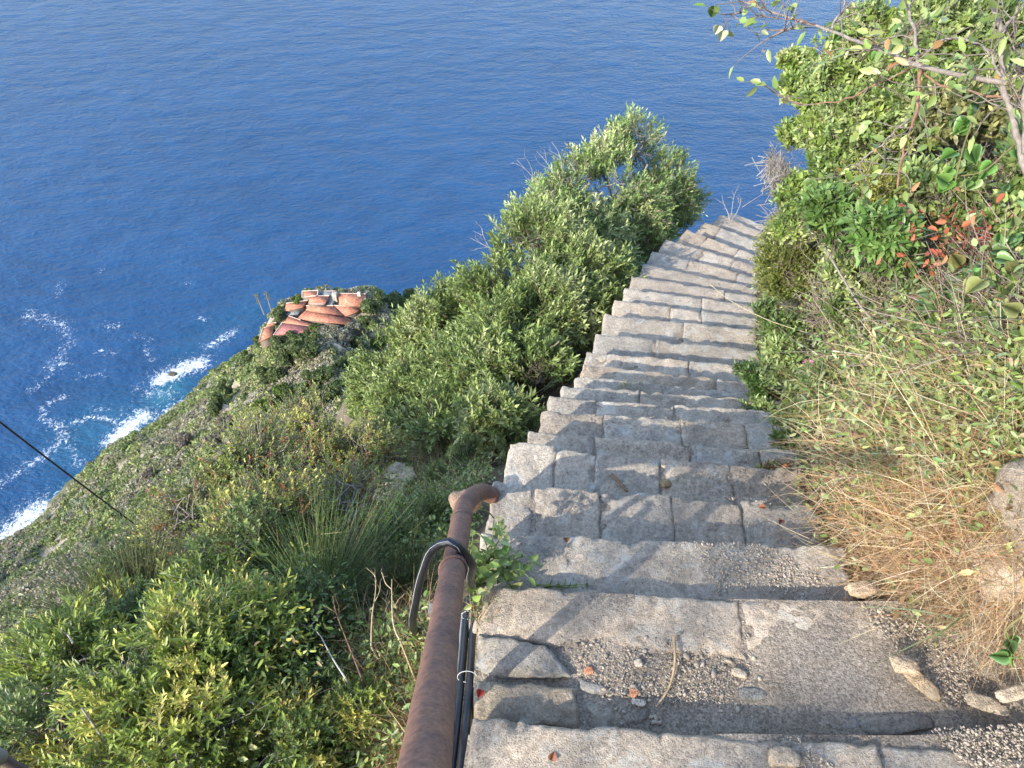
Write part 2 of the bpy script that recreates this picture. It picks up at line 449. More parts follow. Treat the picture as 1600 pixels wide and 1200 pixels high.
# ------------------------------------------------------------------ sea
def warp_axis(lo, hi, step, far):
    core = np.arange(lo, hi + .01, step)
    g = step * 1.35 ** np.arange(1, 40); e = np.cumsum(g); e = e[e < far]
    return np.concatenate([(lo - e)[::-1], core, hi + e])
sx = warp_axis(-230, -20, .8, 12000); sy = warp_axis(60, 330, .9, 12000)
SX, SY = np.meshgrid(sx, sy); n0, n1 = SX.shape
P2 = np.stack([SX, SY], -1)
def seg_d(P, pts):
    d = np.full(P.shape[:2], 1e9)
    for a, c in zip(pts[:-1], pts[1:]):
        ab = c - a; t = np.clip(((P - a) @ ab) / (ab @ ab + 1e-9), 0, 1)
        d = np.minimum(d, np.linalg.norm(P - a - t[..., None] * ab, axis=-1))
    return d
def seapx(pts): return atz(np.array([p[0] for p in pts], float), np.array([p[1] for p in pts], float), -H)[:, :2]
foam = np.zeros(SX.shape); shal = np.zeros(SX.shape)
# where the water meets the land
tz_s = terrain(SX, SY) + H
core = (SX > -232) & (SX < -18) & (SY > 55) & (SY < 335)
shore = np.where(core, np.exp(-np.maximum(-tz_s, 0) / 1.6), 0) * (tz_s > -6.9)
wob = fbm(np.stack([SX, SY, SX * 0], -1) * .05, 3, 41)
foam = np.maximum(foam, shore * np.clip(.45 + .8 * wob, 0, .9))
shal = np.maximum(shal, np.where(core, np.exp(-np.maximum(-tz_s, 0) / 2.5), 0) * .35 * (tz_s > -6.9))
for pts, w, a in [([(45, 492), (70, 497), (95, 508)], 2.6, .62), ([(100, 512), (110, 530), (92, 562), (82, 578)], 1.8, .55),
                  ([(80, 572), (98, 568)], 2.6, .58), ([(94, 445), (93, 460)], 1.2, .5), ([(160, 420), (156, 426)], 1.0, .5),
                  ([(98, 622), (78, 628), (68, 638), (66, 652), (76, 660)], 1.4, .68), ([(76, 660), (90, 664), (98, 678), (94, 690), (80, 702), (68, 714), (44, 726)], 2.0, .75),
                  ([(100, 670), (108, 695), (120, 722), (135, 728)], 1.6, .5), ([(118, 660), (140, 652), (166, 652), (184, 664)], 1.4, .66),
                  ([(0, 756), (18, 742), (44, 728)], 2.2, .5), ([(310, 497), (322, 500)], 1.4, .5), ([(165, 508), (185, 510)], 1.6, .52), ([(208, 525), (236, 530)], 1.2, .5),
                  ([(228, 545), (236, 562)], 1.6, .48), ([(155, 548), (178, 552)], 1.2, .52), ([(218, 600), (212, 612)], 1.4, .58), ([(225, 610), (248, 615)], 1.4, .5), ([(120, 590), (160, 585)], 1.3, .46),
                  ([(50, 610), (75, 590)], 1.6, .46), ([(150, 640), (165, 640)], 1.4, .46), ([(190, 640), (196, 655)], 1.2, .42),
                  ([(478, 143), (482, 143)], .8, .5), ([(290, 445), (300, 442)], 1.0, .42)]:
    foam = np.maximum(foam, a * np.exp(-(seg_d(P2, seapx(pts)) / (w * 1.05)) ** 2))
for pts, w, a in [([(178, 690), (188, 680), (204, 664), (222, 652)], 3.8, 1.35), ([(250, 592), (268, 586), (290, 574), (312, 568)], 3.6, 1.35), ([(0, 852), (20, 836), (42, 812), (60, 800)], 5, 1.4),
                  ([(78, 790), (110, 770), (150, 725)], 2.2, .66), ([(330, 540), (348, 528), (362, 520)], 2.4, .8), ([(238, 612), (262, 616)], 4.0, .55), ([(150, 735), (170, 715)], 2, .6)]:
    foam = np.maximum(foam, a * np.exp(-(seg_d(P2, seapx(pts)) / (w * 1.05)) ** 2))
for pts, w, a in [([(130, 690), (150, 672), (180, 668)], 13, .30), ([(110, 690), (150, 690)], 10, .22), ([(255, 620), (268, 608)], 6, .75), ([(372, 498), (400, 480)], 9, .16), ([(300, 545), (330, 520)], 9, .16), ([(190, 690), (215, 660)], 7, .5)]:
    shal = np.maximum(shal, a * np.exp(-(seg_d(P2, seapx(pts)) / (w * 1.05)) ** 2))
b = Buf(); idx = np.arange(n0 * n1).reshape(n0, n1)
b.add(np.stack([SX, SY, SX * 0], -1), np.stack([idx[:-1, :-1], idx[:-1, 1:], idx[1:, 1:], idx[1:, :-1]], -1))
sea = tag(b.build('sea', M['sea']), kind='structure')
for nm, arr in (('Foam', foam), ('Shallow', shal)):
    a_ = sea.data.attributes.new(nm, 'FLOAT', 'POINT'); a_.data.foreach_set('value', arr.ravel().astype(np.float32))

# ------------------------------------------------------------------ stairway
def slab(buf, fa, fb, ba, bb, z, thick, res, amp, seed, rnd=.02, jit=.012, c=(1, 1, 1), tilt=0.0):
    """worn stone block: front edge fa-fb, back edge ba-bb (xy), top at z"""
    w = max(np.linalg.norm(fb - fa), .02); d = max(np.linalg.norm((ba + bb) / 2 - (fa + fb) / 2), .02)
    nu = int(np.clip(w / res, 4, 110)); nv = int(np.clip(d / res, 4, 60))
    u = np.linspace(0, 1, nu + 1); v = np.linspace(0, 1, nv + 1)
    # extra rows close to the edges for the rounding
    u = np.unique(np.concatenate([u, np.array([.25, .6]) * rnd / w, 1 - np.array([.25, .6]) * rnd / w]))
    v = np.unique(np.concatenate([v, np.array([.25, .6]) * rnd / d, 1 - np.array([.25, .6]) * rnd / d]))
    U, V = np.meshgrid(u, v)
    XY = (fa[:2] * (1 - U[..., None]) + fb[:2] * U[..., None]) * (1 - V[..., None]) + (ba[:2] * (1 - U[..., None]) + bb[:2] * U[..., None]) * V[..., None]
    P = np.concatenate([XY, np.full(U.shape + (1,), seed * 3.7)], -1)
    # ragged outline
    J = np.stack([fbm(P * 13, 4, seed, .65), fbm(P * 13 + 40, 4, seed + 1, .65)], -1) * jit * .95 + np.stack([fbm(P * 2.2, 2, seed + 7), fbm(P * 2.2 + 40, 2, seed + 8)], -1) * jit * .5
    XY = XY + J
    ed = np.minimum(np.minimum(U, 1 - U) * w, np.minimum(V, 1 - V) * d)
    edge = np.clip(1 - ed / rnd, 0, 1)
    Z = z - rnd * .9 * edge ** 2 + amp * .5 * fbm(P * 4, 5, seed + 2, .55) - amp * .75 * (1 - np.abs(vnoise(P * 8 + 1.5 * fbm(P * 5, 2, seed + 6)[..., None], seed + 3))) ** 5 + amp * .4 * fbm(P * 42, 2, seed + 4) + tilt * (U - .5) * w - .012 * (V * d)
    chip = np.clip(fbm(P * 22, 3, seed + 5) - .25, 0, 1) * np.clip(1 - ed / .035, 0, 1)
    Z = Z - chip * .04
    nr_, nc = U.shape
    idx = np.arange(nr_ * nc).reshape(nr_, nc)
    q = [np.stack([idx[:-1, :-1], idx[:-1, 1:], idx[1:, 1:], idx[1:, :-1]], -1).reshape(-1, 4)]
    top = np.concatenate([XY, Z[..., None]], -1).reshape(-1, 3)
    ring = np.concatenate([idx[0, :], idx[1:, -1], idx[-1, -2::-1], idx[-2:0:-1, 0]])
    n = len(top); vs = [top]; prev = ring; R = len(ring)
    for k, f in enumerate((.12, .4, 1.0)):
        rv = top[ring].copy(); rv[:, 2] -= thick * f
        rv[:, :2] += .012 * np.stack([vnoise(np.c_[rv[:, :2] * 11, np.full(R, k * 3.1)], seed + 9), vnoise(np.c_[rv[:, :2] * 11 + 9, np.full(R, k * 3.1)], seed + 9)], -1) * (1 if f < 1 else 0)
        cur = n + np.arange(R); vs.append(rv); n += R
        q.append(np.stack([prev, cur, np.roll(cur, -1), np.roll(prev, -1)], -1)); prev = cur
    buf.add(np.concatenate(vs), np.concatenate(q)[:, ::-1], None, c)

rs = np.random.RandomState(7)
stairs = thing('stone_stairway', LA[3] + [0, 0, -.3], 'steep worn flight of grey stone steps running down the ridge towards the sea', 'stairway')
so = np.array(stairs.location)
CUTS = {0: [0, .268 * 1.0, .66, 1], 1: [0, .60, .82, 1], 2: [0, 1], 3: [0, .135, .34, .56, .77, 1], 4: [0, .165, .30, .52, .76, 1], 5: [0, .25, .6, .85, 1], 6: [0, .25, .55, .8, 1], 7: [0, .2, .53, 1]}
CUTS[0] = [0, .55, 1]
bed = Buf()
depths = []
for k in range(len(LIPS)):
    A, B = LA[k].copy(), LB[k].copy()
    e = norm(B - A); back = np.array([e[1], -e[0], 0]); back = back if back[1] < 0 else -back
    if k == 0: dA = dB = .75
    else:
        dA = abs((LA[k - 1] - A) @ back) + .10; dB = abs((LB[k - 1] - B) @ back) + .10
    if k == 1: dA = dB = .155
    if k == 0: dA = dB = .12
    zt = ZL[k] + H
    z_ok = zt
    res = .011 if k < 5 else (.016 if k < 12 else .028)
    cuts = CUTS.get(k)
    if cuts is None:
        cuts = [0] + sorted(rs.uniform(.2, .85, rs.randint(1, 3) if k < 13 else rs.randint(0, 3)).tolist()) + [1]
        cuts = [c for i, c in enumerate(cuts) if i == 0 or c - cuts[i - 1] > .12]
        cuts[-1] = 1
    for i, (s0, s1) in enumerate(zip(cuts[:-1], cuts[1:])):
        g = .0014 / WID[k]
        f0 = A + (B - A) * (s0 + (g if i else 0)); f1 = A + (B - A) * (s1 - g)
        d0 = dA + (dB - dA) * s0; d1 = dA + (dB - dA) * s1
        pr = rs.uniform(-.006, .006)
        f0 = f0 - back * pr; f1 = f1 - back * (pr + rs.uniform(-.012, .012))
        tone = rs.uniform(.86, 1.14); warm = rs.uniform(-.05, .06)
        bb_ = Buf()
        slab(bb_, f0, f1, f0 + back * d0, f1 + back * d1, z_ok + rs.uniform(-.004, .002), .34, res, .007 if k < 5 else .010, 100 + k * 11 + i, rnd=.011, jit=.008,
             c=(tone * (1 + warm), tone, tone * (1 - warm)), tilt=rs.uniform(-.02, .02))
        if i == 0:
            stp = bb_.build('step', M['stone'], stairs, so, smooth=False)
            stp.data.polygons.foreach_set('use_smooth', np.ones(len(stp.data.polygons), bool))
        else:
            o_ = bb_.build('edge_stone', M['stone'], stp, so, smooth=True)
    # bed of mortar and earth a little below the stone tops
    if k >= 2:
        slab(bed, A + e * .03 + back * .018, B + back * .018, A + e * .03 + back * (dA + .02), B + back * (dB + .02), zt - .012, .5, .05, .004, 700 + k, rnd=.02, jit=.006, c=(.75, .72, .68))
bed.build('mortar_bed', M['earth'], stairs, so, smooth=True)
# trodden earth behind the edge slabs of the two nearest steps
def earth_sheet(poly_px, z, name, seed, lift):
    (u0, v0), (u1, v1), (u2, v2), (u3, v3) = poly_px      # front-left, front-right, back-right, back-left
    a, b_, c_, d_ = [atz(u, v, z) for u, v in poly_px]
    bb_ = Buf(); n = 90
    U, V = np.meshgrid(np.linspace(0, 1, n), np.linspace(0, 1, n))
    XY = (a * (1 - U[..., None]) + b_ * U[..., None]) * (1 - V[..., None]) + (d_ * (1 - U[..., None]) + c_ * U[..., None]) * V[..., None]
    Z = z + H + lift * U + .012 * fbm(np.stack([XY[..., 0] * 4, XY[..., 1] * 4, XY[..., 0] * 0], -1), 5, seed) + .003 * fbm(XY * 60, 2, seed)
    P = np.stack([XY[..., 0], XY[..., 1], Z], -1); idx = np.arange(n * n).reshape(n, n)
    bb_.add(P, np.stack([idx[:-1, :-1], idx[:-1, 1:], idx[1:, 1:], idx[1:, :-1]], -1))
    return bb_.build(name, M['earth'], stairs, so, smooth=True)
earth_sheet([(748, 925), (1700, 960), (1900, 1330), (728, 1260)], ZL[1] - .028, 'earth_tread', 801, .05)
earth_sheet([(732, 1150), (1800, 1150), (2100, 1700), (650, 1700)], ZL[0] - .028, 'earth_tread', 802, .03)
# flat stones let into the trodden earth of the second step
def pave(poly, z, seed, tone, parent, name='paving_stone', thick=.10):
    p = [atz(u, v, z) for u, v in poly]
    bb_ = Buf(); slab(bb_, p[0], p[1], p[3], p[2], z + H, thick, .010, .006, seed, rnd=.012, jit=.009, c=tone, tilt=0)
    return bb_.build(name, M['stone'], parent, so, smooth=True)
for poly, dz, tone in [([(746, 988), (850, 1000), (893, 1055), (746, 1042)], .004, (.72, .75, .78)), ([(742, 1058), (905, 1068), (900, 1135), (738, 1122)], .012, (.88, .84, .76)),
                       ([(915, 1086), (962, 1092), (958, 1142), (925, 1140)], -.004, (.8, .78, .74)), ([(900, 1056), (955, 1064), (958, 1080), (905, 1078)], -.006, (.7, .72, .75)),
                       ([(966, 1112), (1016, 1106), (1010, 1128), (978, 1136)], -.006, (.82, .8, .76)), ([(1112, 1120), (1190, 1122), (1192, 1136), (1118, 1138)], -.012, (.8, .78, .75))]:
    pave(poly, ZL[1] + dz, rs.randint(1000), tone, stairs)

# ------------------------------------------------------------------ gravel (too many to count)
def ico():
    t = (1 + 5 ** .5) / 2
    v = np.array([(-1, t, 0), (1, t, 0), (-1, -t, 0), (1, -t, 0), (0, -1, t), (0, 1, t), (0, -1, -t), (0, 1, -t), (t, 0, -1), (t, 0, 1), (-t, 0, -1), (-t, 0, 1)]) / (1 + t * t) ** .5
    f = np.array([(0, 11, 5), (0, 5, 1), (0, 1, 7), (0, 7, 10), (0, 10, 11), (1, 5, 9), (5, 11, 4), (11, 10, 2), (10, 7, 6), (7, 1, 8), (3, 9, 4), (3, 4, 2), (3, 2, 6), (3, 6, 8), (3, 8, 9), (4, 9, 5), (2, 4, 11), (6, 2, 10), (8, 6, 7), (9, 8, 1)])
    return v, f
IV, IF = ico()
def pebbles(buf, P, size, rng, pal, flat=.45):
    N = len(P)
    a = rng.uniform(0, 2 * np.pi, N); ca, sa = np.cos(a), np.sin(a)
    sc = np.stack([size * rng.uniform(.8, 1.7, N), size * rng.uniform(.6, 1.0, N), size * rng.uniform(flat * .6, flat * 1.4, N)], -1)
    v = IV[None] * (1 + .28 * rng.randn(N, 12, 1).clip(-1.5, 1.5)) * sc[:, None]
    tl = rng.uniform(-.35, .35, (N, 2))
    v[..., 2] += v[..., 0] * tl[:, None, 0] + v[..., 1] * tl[:, None, 1]
    x = v[..., 0] * ca[:, None] - v[..., 1] * sa[:, None]; y = v[..., 0] * sa[:, None] + v[..., 1] * ca[:, None]
    v = np.stack([x, y, v[..., 2]], -1) + P[:, None] + np.array([0, 0, 1]) * (sc[:, 2] * .35)[:, None, None]
    f = (np.arange(N) * 12)[:, None, None] + IF[None]
    buf.add(v.reshape(-1, 3), None, f.reshape(-1, 3), np.repeat(pick(rng, pal, N, .14, .018), 12, 0))
PEB = [(0.347, 0.29, 0.226), (0.374, 0.313, 0.244), (0.312, 0.267, 0.216), (0.333, 0.283, 0.222), (0.409, 0.346, 0.272), (0.299, 0.254, 0.204), (0.354, 0.293, 0.222)]
def in_poly(u, v, poly):
    r = np.zeros(len(u), bool); n = len(poly)
    for i in range(n):
        (x0, y0), (x1, y1) = poly[i], poly[(i + 1) % n]
        c = ((y0 > v) != (y1 > v)) & (u < (x1 - x0) * (v - y0) / (y1 - y0 + 1e-9) + x0)
        r ^= c
    return r
def sample_poly(poly, n, rng):
    xs = [p[0] for p in poly]; ys = [p[1] for p in poly]; U = []; V = []
    tot = 0
    while tot < n:
        u = rng.uniform(min(xs), max(xs), n * 2); v = rng.uniform(min(ys), max(ys), n * 2)
        k = in_poly(u, v, poly); U.append(u[k]); V.append(v[k]); tot += k.sum()
    return np.concatenate(U)[:n], np.concatenate(V)[:n]
rg = np.random.RandomState(11)
gv = Buf()
for poly, z, n, s0, s1 in [([(860, 990), (1160, 968), (1320, 950), (1420, 1000), (1500, 1105), (1250, 1122), (930, 1085), (895, 1040)], ZL[1] - .012, 11000, .0012, .0042),
                           ([(895, 1000), (1180, 985), (1360, 1000), (1480, 1100), (1230, 1140), (960, 1130)], ZL[1] - .010, 170, .005, .011),
                           ([(760, 960), (900, 975), (900, 1000), (860, 998), (758, 985)], ZL[1] - .012, 500, .0018, .006),
                           ([(735, 1192), (1195, 1203), (1230, 1165), (1620, 1140), (1640, 1215), (735, 1215)], ZL[0] - .008, 4000, .0015, .005),
                           ([(1225, 1150), (1640, 1128), (1640, 1215), (1225, 1215)], ZL[0] + .006, 2600, .0016, .0055),
                           ([(1330, 940), (1440, 960), (1560, 1080), (1480, 1105), (1380, 1000)], ZL[1] + .012, 900, .002, .006),
                           ([(760, 845), (1190, 850), (1290, 900), (1290, 935), (1100, 920), (830, 905)], ZL[2] + .003, 1500, .0010, .0030),
                           ([(1080, 845), (1200, 850), (1300, 910), (1300, 938), (1120, 925)], ZL[2] + .006, 1500, .0012, .0055),
                           ([(1130, 775), (1200, 780), (1240, 830), (1180, 840), (1110, 825)], ZL[3] + .004, 800, .0012, .0055),
                           ([(870, 780), (1110, 775), (1120, 830), (880, 822)], ZL[3] + .005, 260, .0012, .004),
                           ([(1040, 735), (1210, 735), (1220, 778), (1060, 765)], ZL[4] + .004, 600, .0012, .005),
                           ([(900, 690), (1180, 705), (1190, 728), (930, 700)], ZL[5] + .004, 800, .0012, .005),
                           ([(900, 640), (1170, 660), (1180, 690), (930, 665)], ZL[6] + .004, 500, .0012, .005)]:
    u, v = sample_poly(poly, n, rg); P = atz(u, v, z)
    dens = fbm(np.c_[P[:, :2] * 6, P[:, 0] * 0], 2, 31) > -.35
    P = P[dens]
    pebbles(gv, P, (rg.uniform(0, 1, len(P)) ** 3.0 * (s1 - s0) + s0) * .85, rg, PEB)
tag(gv.build('gravel', M['pebble'], origin=atz(1100, 1050, ZL[1])), 'grey and tan gravel strewn over the nearest stone treads', 'gravel', kind='stuff')

# ------------------------------------------------------------------ loose stones and slates beside the steps
def loose(name, u, v, z, size, label, tone, rot=0., flat=.4, seed=1, asp=1.8, cat='stone', mat='rock', group=None, tilt=(0, 0)):
    p = atz(u, v, z) if z is not None else hit1(u, v)
    r = np.random.RandomState(seed)
    n = 14 if size < .15 else 30; bb_ = Buf()
    th = np.linspace(0, np.pi, n + 1); ph = np.linspace(0, 2 * np.pi, 2 * n, endpoint=False)
    T, Ph = np.meshgrid(th, ph, indexing='ij')
    d = np.stack([np.sin(T) * np.cos(Ph), np.sin(T) * np.sin(Ph), np.cos(T)], -1)
    sq = d / np.maximum(np.abs(d).max(-1, keepdims=True), .001)
    d = d * .45 + sq * .45
    d = d * (1 + .22 * fbm(d * 1.6 + seed, 3, seed)[..., None] + .07 * fbm(d * 6 + seed, 3, seed + 3)[..., None])
    d = d * np.array([size * asp * .5, size * .5, size * flat * .5])
    d[..., 2] += d[..., 0] * tilt[0] + d[..., 1] * tilt[1]
    ca, sa = math.cos(rot), math.sin(rot)
    d = np.stack([d[..., 0] * ca - d[..., 1] * sa, d[..., 0] * sa + d[..., 1] * ca, d[..., 2]], -1)
    m = 2 * n; idx = np.arange((n + 1) * m).reshape(n + 1, m)
    q = np.stack([idx[:-1], np.roll(idx, -1, 1)[:-1], np.roll(idx, -1, 1)[1:], idx[1:]], -1).reshape(-1, 4)
    p = p + np.array([0, 0, size * flat * (.22 if size < 1.5 else -.12)])
    bb_.add(d + p, q, None, tone)
    return tag(bb_.build(name, M[mat], origin=p, smooth=True), label, cat, group)
Z1 = ZL[1]
loose('boulder', 1630, 815, None, .26, 'large pale boulder half buried in dry grass at the right edge', (.82, .80, .78), .4, 1.1, 3, 1.1, 'boulder')
loose('stone', 1560, 880, None, .2, 'smaller pale stone just below the large boulder at the right edge', (1.15, 1.05, .95), 1.0, .8, 4, 1.3)
loose('slate', 1435, 1062, Z1 + .045, .045, 'long tan slate leaning down the earth edge right of the gravel tread', (1.15, 1.0, .8), -.75, .22, 5, 3.0, 'slate', tilt=(-.3, 0))
loose('stone', 1412, 1042, Z1 + .06, .05, 'small pale stone at the upper end of the long tan slate', (1.35, 1.2, 1.0), -.2, .6, 6, 1.5)
loose('slate', 1540, 1100, Z1 + .05, .042, 'thin grey slate under the dry grass at the bottom right', (.95, .9, .8), -.25, .25, 7, 2.6, 'slate')
loose('slate', 1580, 1085, Z1 + .06, .038, 'pale slate at the right edge above the gravel slab', (1.4, 1.35, 1.25), .25, .4, 8, 2.3, 'slate')
loose('slate', 1400, 1132, Z1 - .004, .055, 'long dark slate lying against the far side of the nearest slab', (.7, .7, .7), .12, .25, 9, 3.6, 'slate')
loose('slate', 1320, 1128, Z1 - .006, .04, 'short blue grey slate beside the long dark slate', (.72, .78, .85), .1, .25, 10, 2.4, 'slate')
loose('stone', 1155, 1052, Z1 - .008, .022, 'lone pale oblong pebble in the middle of the gravel tread', (1.3, 1.25, 1.15), -.4, .6, 11, 2.0)
loose('stone', 997, 1037, Z1 - .008, .02, 'round white pebble left of the dry stalk on the gravel', (1.8, 1.75, 1.65), .2, .7, 12, 1.2)
loose('stone', 998, 1098, Z1 - .008, .02, 'flat white pebble near the lower end of the dry stalk', (1.5, 1.5, 1.45), -.2, .4, 13, 2.0)
loose('shard', 990, 1083, Z1 - .008, .024, 'flat orange terracotta chip beside the dry stalk', (1.4, .75, .5), 1.0, .25, 14, 1.2, 'shard')
loose('shard', 920, 1048, Z1 - .008, .022, 'small orange terracotta chip right of the slanting slate', (1.4, .72, .5), .3, .25, 15, 1.2, 'shard')
loose('slate', 1176, 1085, Z1 - .01, .035, 'dark blue slate flake on the right of the gravel tread', (.6, .66, .72), .1, .22, 16, 2.2, 'slate')
loose('stone', 1040, 757, ZL[4] + .002, .032, 'small ochre stone lying on the fifth step', (.95, .8, .55), .4, .7, 17, 1.5)
loose('stone', 1345, 922, Z1 + .03, .05, 'tan stone half covered by dry grass at the right end of the second step', (1.2, 1.05, .85), .2, .6, 18, 1.8)
loose('stone', 1225, 1185, ZL[0] + .01, .05, 'pale stone jammed in the gap between the two nearest slabs', (1.2, 1.12, 1.0), -.1, .6, 19, 1.5)
loose('stone', 730, 790, ZL[3] - .10, .10, 'reddish brown stone the rail end is set beside', (.85, .68, .6), .5, .8, 20, 1.2)
loose('outcrop', 606, 772, None, .26, 'pale rock outcrop in the grass left of the rail end', (1.3, 1.2, 1.05), .9, .6, 21, 2.0, 'rock')

# ------------------------------------------------------------------ handrail, hoses, cables
def smooth_path(pts, n):
    pts = np.asarray(pts, float); m = len(pts)
    t = np.concatenate([[0], np.cumsum(np.linalg.norm(np.diff(pts, axis=0), axis=1))])
    tt = np.linspace(0, t[-1], n); out = []
    tan = np.gradient(pts, t, axis=0)
    for x in tt:
        i = min(np.searchsorted(t, x, 'right') - 1, m - 2); h = t[i + 1] - t[i]; s = (x - t[i]) / h
        out.append((2 * s ** 3 - 3 * s ** 2 + 1) * pts[i] + (s ** 3 - 2 * s ** 2 + s) * h * tan[i] + (-2 * s ** 3 + 3 * s ** 2) * pts[i + 1] + (s ** 3 - s ** 2) * h * tan[i + 1])
    return np.array(out)
pp = [at(*np.array(q, float)) for q in [(663, 1200, .80), (690, 1010, 1.27), (703, 920, 1.60), (713, 860, 1.88), (721, 812, 2.10)]]
d0 = norm(pp[0] - pp[1])
pipe_pts = [pp[0] + d0 * .16] + pp
D3 = float((LA[3] - [0, 0, H]) @ np.array([0, CP, -SP]))
rail = thing('handrail', at(740, 790, 2.45), 'thick rusty iron pipe handrail descending along the left side of the steps', 'handrail')
ro = np.array(rail.location)
b = Buf(); path = smooth_path(pipe_pts, 60)
rad = .0292 + .0006 * vnoise(np.c_[np.arange(60) * .35, np.zeros(60), np.zeros(60)], 3)
tubes(b, path, rad, 32, caps=True); b.build('rail', M['rust'], rail, ro, smooth=True)
b = Buf(); tubes(b, smooth_path([pp[-1], at(730, 785, D3 * .90), at(742, 773, D3 * .945), at(755, 769, D3 * .97), at(771, 775, D3 * .985)], 40), np.full(40, .0296), 32, caps=True)
b.build('bent_end', M['rust'], rail, ro, smooth=True)
pj = pp[-1]; tg_ = norm(path[-1] - path[-3])
b = Buf(); tubes(b, np.array([pj - tg_ * .004, pj - tg_ * .001, pj + tg_ * .003, pj + tg_ * .006]), np.array([.0293, .031, .031, .0293]), 32); b.build('weld', M['rust'], rail, ro, smooth=True)
ri = path[np.argmin(np.abs(path[:, 1] - at(707, 893, 1.72)[1]))]
def ring_pts(c, axis, r, n=24):
    axis = norm(axis); a = norm(np.cross(axis, [0, 0, 1])); b_ = np.cross(axis, a); th = np.linspace(0, 2 * np.pi, n)
    return c + r * (np.cos(th)[:, None] * a + np.sin(th)[:, None] * b_)
b = Buf(); tubes(b, ring_pts(ri, d0 + np.array([.22, 0, 0]), .0318, 36), np.full(36, .0038), 8, (1.5, 1.0, .8)); b.build('collar', M['rust'], rail, ro, smooth=True)
# the post that carries the rail stands behind it on the slope
b = Buf(); q0 = path[np.argmin(np.abs(path[:, 1] - at(688, 985, 1.35)[1]))] + [-.012, .012, -.03]; gz = tz(q0)
tubes(b, np.array([[q0[0] - .05, q0[1] + .05, gz - .1], [q0[0] - .03, q0[1] + .03, (gz + q0[2]) / 2], q0]), np.array([.02, .02, .02]), 16); b.build('post', M['rust'], rail, ro, smooth=True)

BLK = (.011, .012, .015)
def hose(name, pts, r, label, n=80, stripe=None, tone=BLK, cat='hose', mat='hose', sides=16):
    path = smooth_path(pts, n); o = path[n // 2]
    b = Buf(); tubes(b, path, np.full(n, r), sides, tone, caps=True)
    root = b.build(name, M[mat], origin=o, smooth=True); tag(root, label, cat)
    if stripe is not None:
        tg = norm(np.gradient(path, axis=0)); s = np.asarray(stripe, float)
        off = norm(s - (tg * s).sum(-1, keepdims=True) * tg)
        b = Buf(); tubes(b, path + off * (r - .0003), np.full(n, .0006), 5, (.6, .61, .62)); b.build('stripe', M['plain'], root, o, smooth=True)
    return root
hose('hose', [at(*np.array(q, float)) for q in [(652, 985, 3.1), (648, 985, 2.6), (645, 975, 2.15), (648, 950, 1.95), (660, 895, 1.86), (680, 855, 1.80), (706, 847, 1.765), (728, 868, 1.79), (736, 905, 1.95), (738, 950, 2.2), (735, 1000, 2.18)]], .0108,
     'black hose with a white stripe arched over the rusty rail', stripe=(-.5, -.3, .9))
hose('hose', [at(*np.array(q, float)) for q in [(741, 935, 2.30), (739, 990, 2.16), (735, 1060, 2.0), (727, 1140, 1.86), (718, 1230, 1.74), (700, 1400, 1.5)]], .0115, 'black hose lying along the stair edge nearest the stone treads')
hose('hose', [at(*np.array(q, float)) for q in [(731, 935, 2.31), (727, 990, 2.17), (721, 1060, 2.01), (713, 1140, 1.87), (703, 1230, 1.75), (686, 1400, 1.5)]], .0105, 'black hose lying along the stair edge nearest the rusty rail')
hose('cable', [at(*np.array(q, float)) for q in [(722, 960, 2.3), (715, 1040, 2.08), (706, 1120, 1.93), (698, 1210, 1.8)]], .006, 'pale grey cable between the black hoses and the rusty rail', tone=(.62, .6, .56), cat='cable', mat='plain', sides=8)
for (u, v, d, lb) in [(735, 962, 2.21, 'loop of thin grey wire tied round the hoses beside the weed'), (730, 1058, 1.99, 'loop of thin grey wire tied round the hoses below the slanting slate')]:
    c = at(*np.array((u, v, d), float)); ax = at(*np.array((u - 6, v + 60, d - .13), float)) - c
    b = Buf(); rp = ring_pts(c, ax, .026, 26); rp = c + (rp - c) * np.array([1, .75, .75]); tubes(b, rp, np.full(26, .0011), 5, (.55, .55, .53))
    tl = np.array([rp[3], rp[3] + [.03, -.01, .012], rp[3] + [.05, .0, .004], rp[3] + [.07, -.012, .01]]); tubes(b, tl, np.full(4, .0010), 5, (.55, .55, .53))
    tag(b.build('tie_wire', M['wire'], origin=c, smooth=True), lb, 'wire')
c = at(*np.array((672, 953, 1.72), float)); b = Buf()
slab(b, c + [-.004, .02, 0], c + [.014, .02, 0], c + [-.004, -.005, 0], c + [.014, -.005, 0], c[2], .05, .006, .0006, 5, rnd=.003, jit=.0, c=(.2, .19, .17))
tag(b.build('clamp_block', M['plain'], origin=c, smooth=True), 'small off white clamp block behind the rusty rail', 'clamp')

c0, c1 = at(*np.array((-60, 613, 3.6), float)), at(*np.array((322, 899, 5.4), float))
t = np.linspace(0, 1, 40)[:, None]
cp = c0 + (c1 - c0) * t + np.array([0, 0, -.06]) * (4 * t * (1 - t))
# pale wire shares the sagging cable's lower end, so it ends inside the shrubs
b = Buf(); tubes(b, cp, np.linspace(.0056, .0042, 40), 10, (.012, .012, .013)); 
tag(b.build('overhead_cable', M['hose'], origin=c0, smooth=True), 'thin black overhead cable slanting down into the shrubs at the left', 'cable')
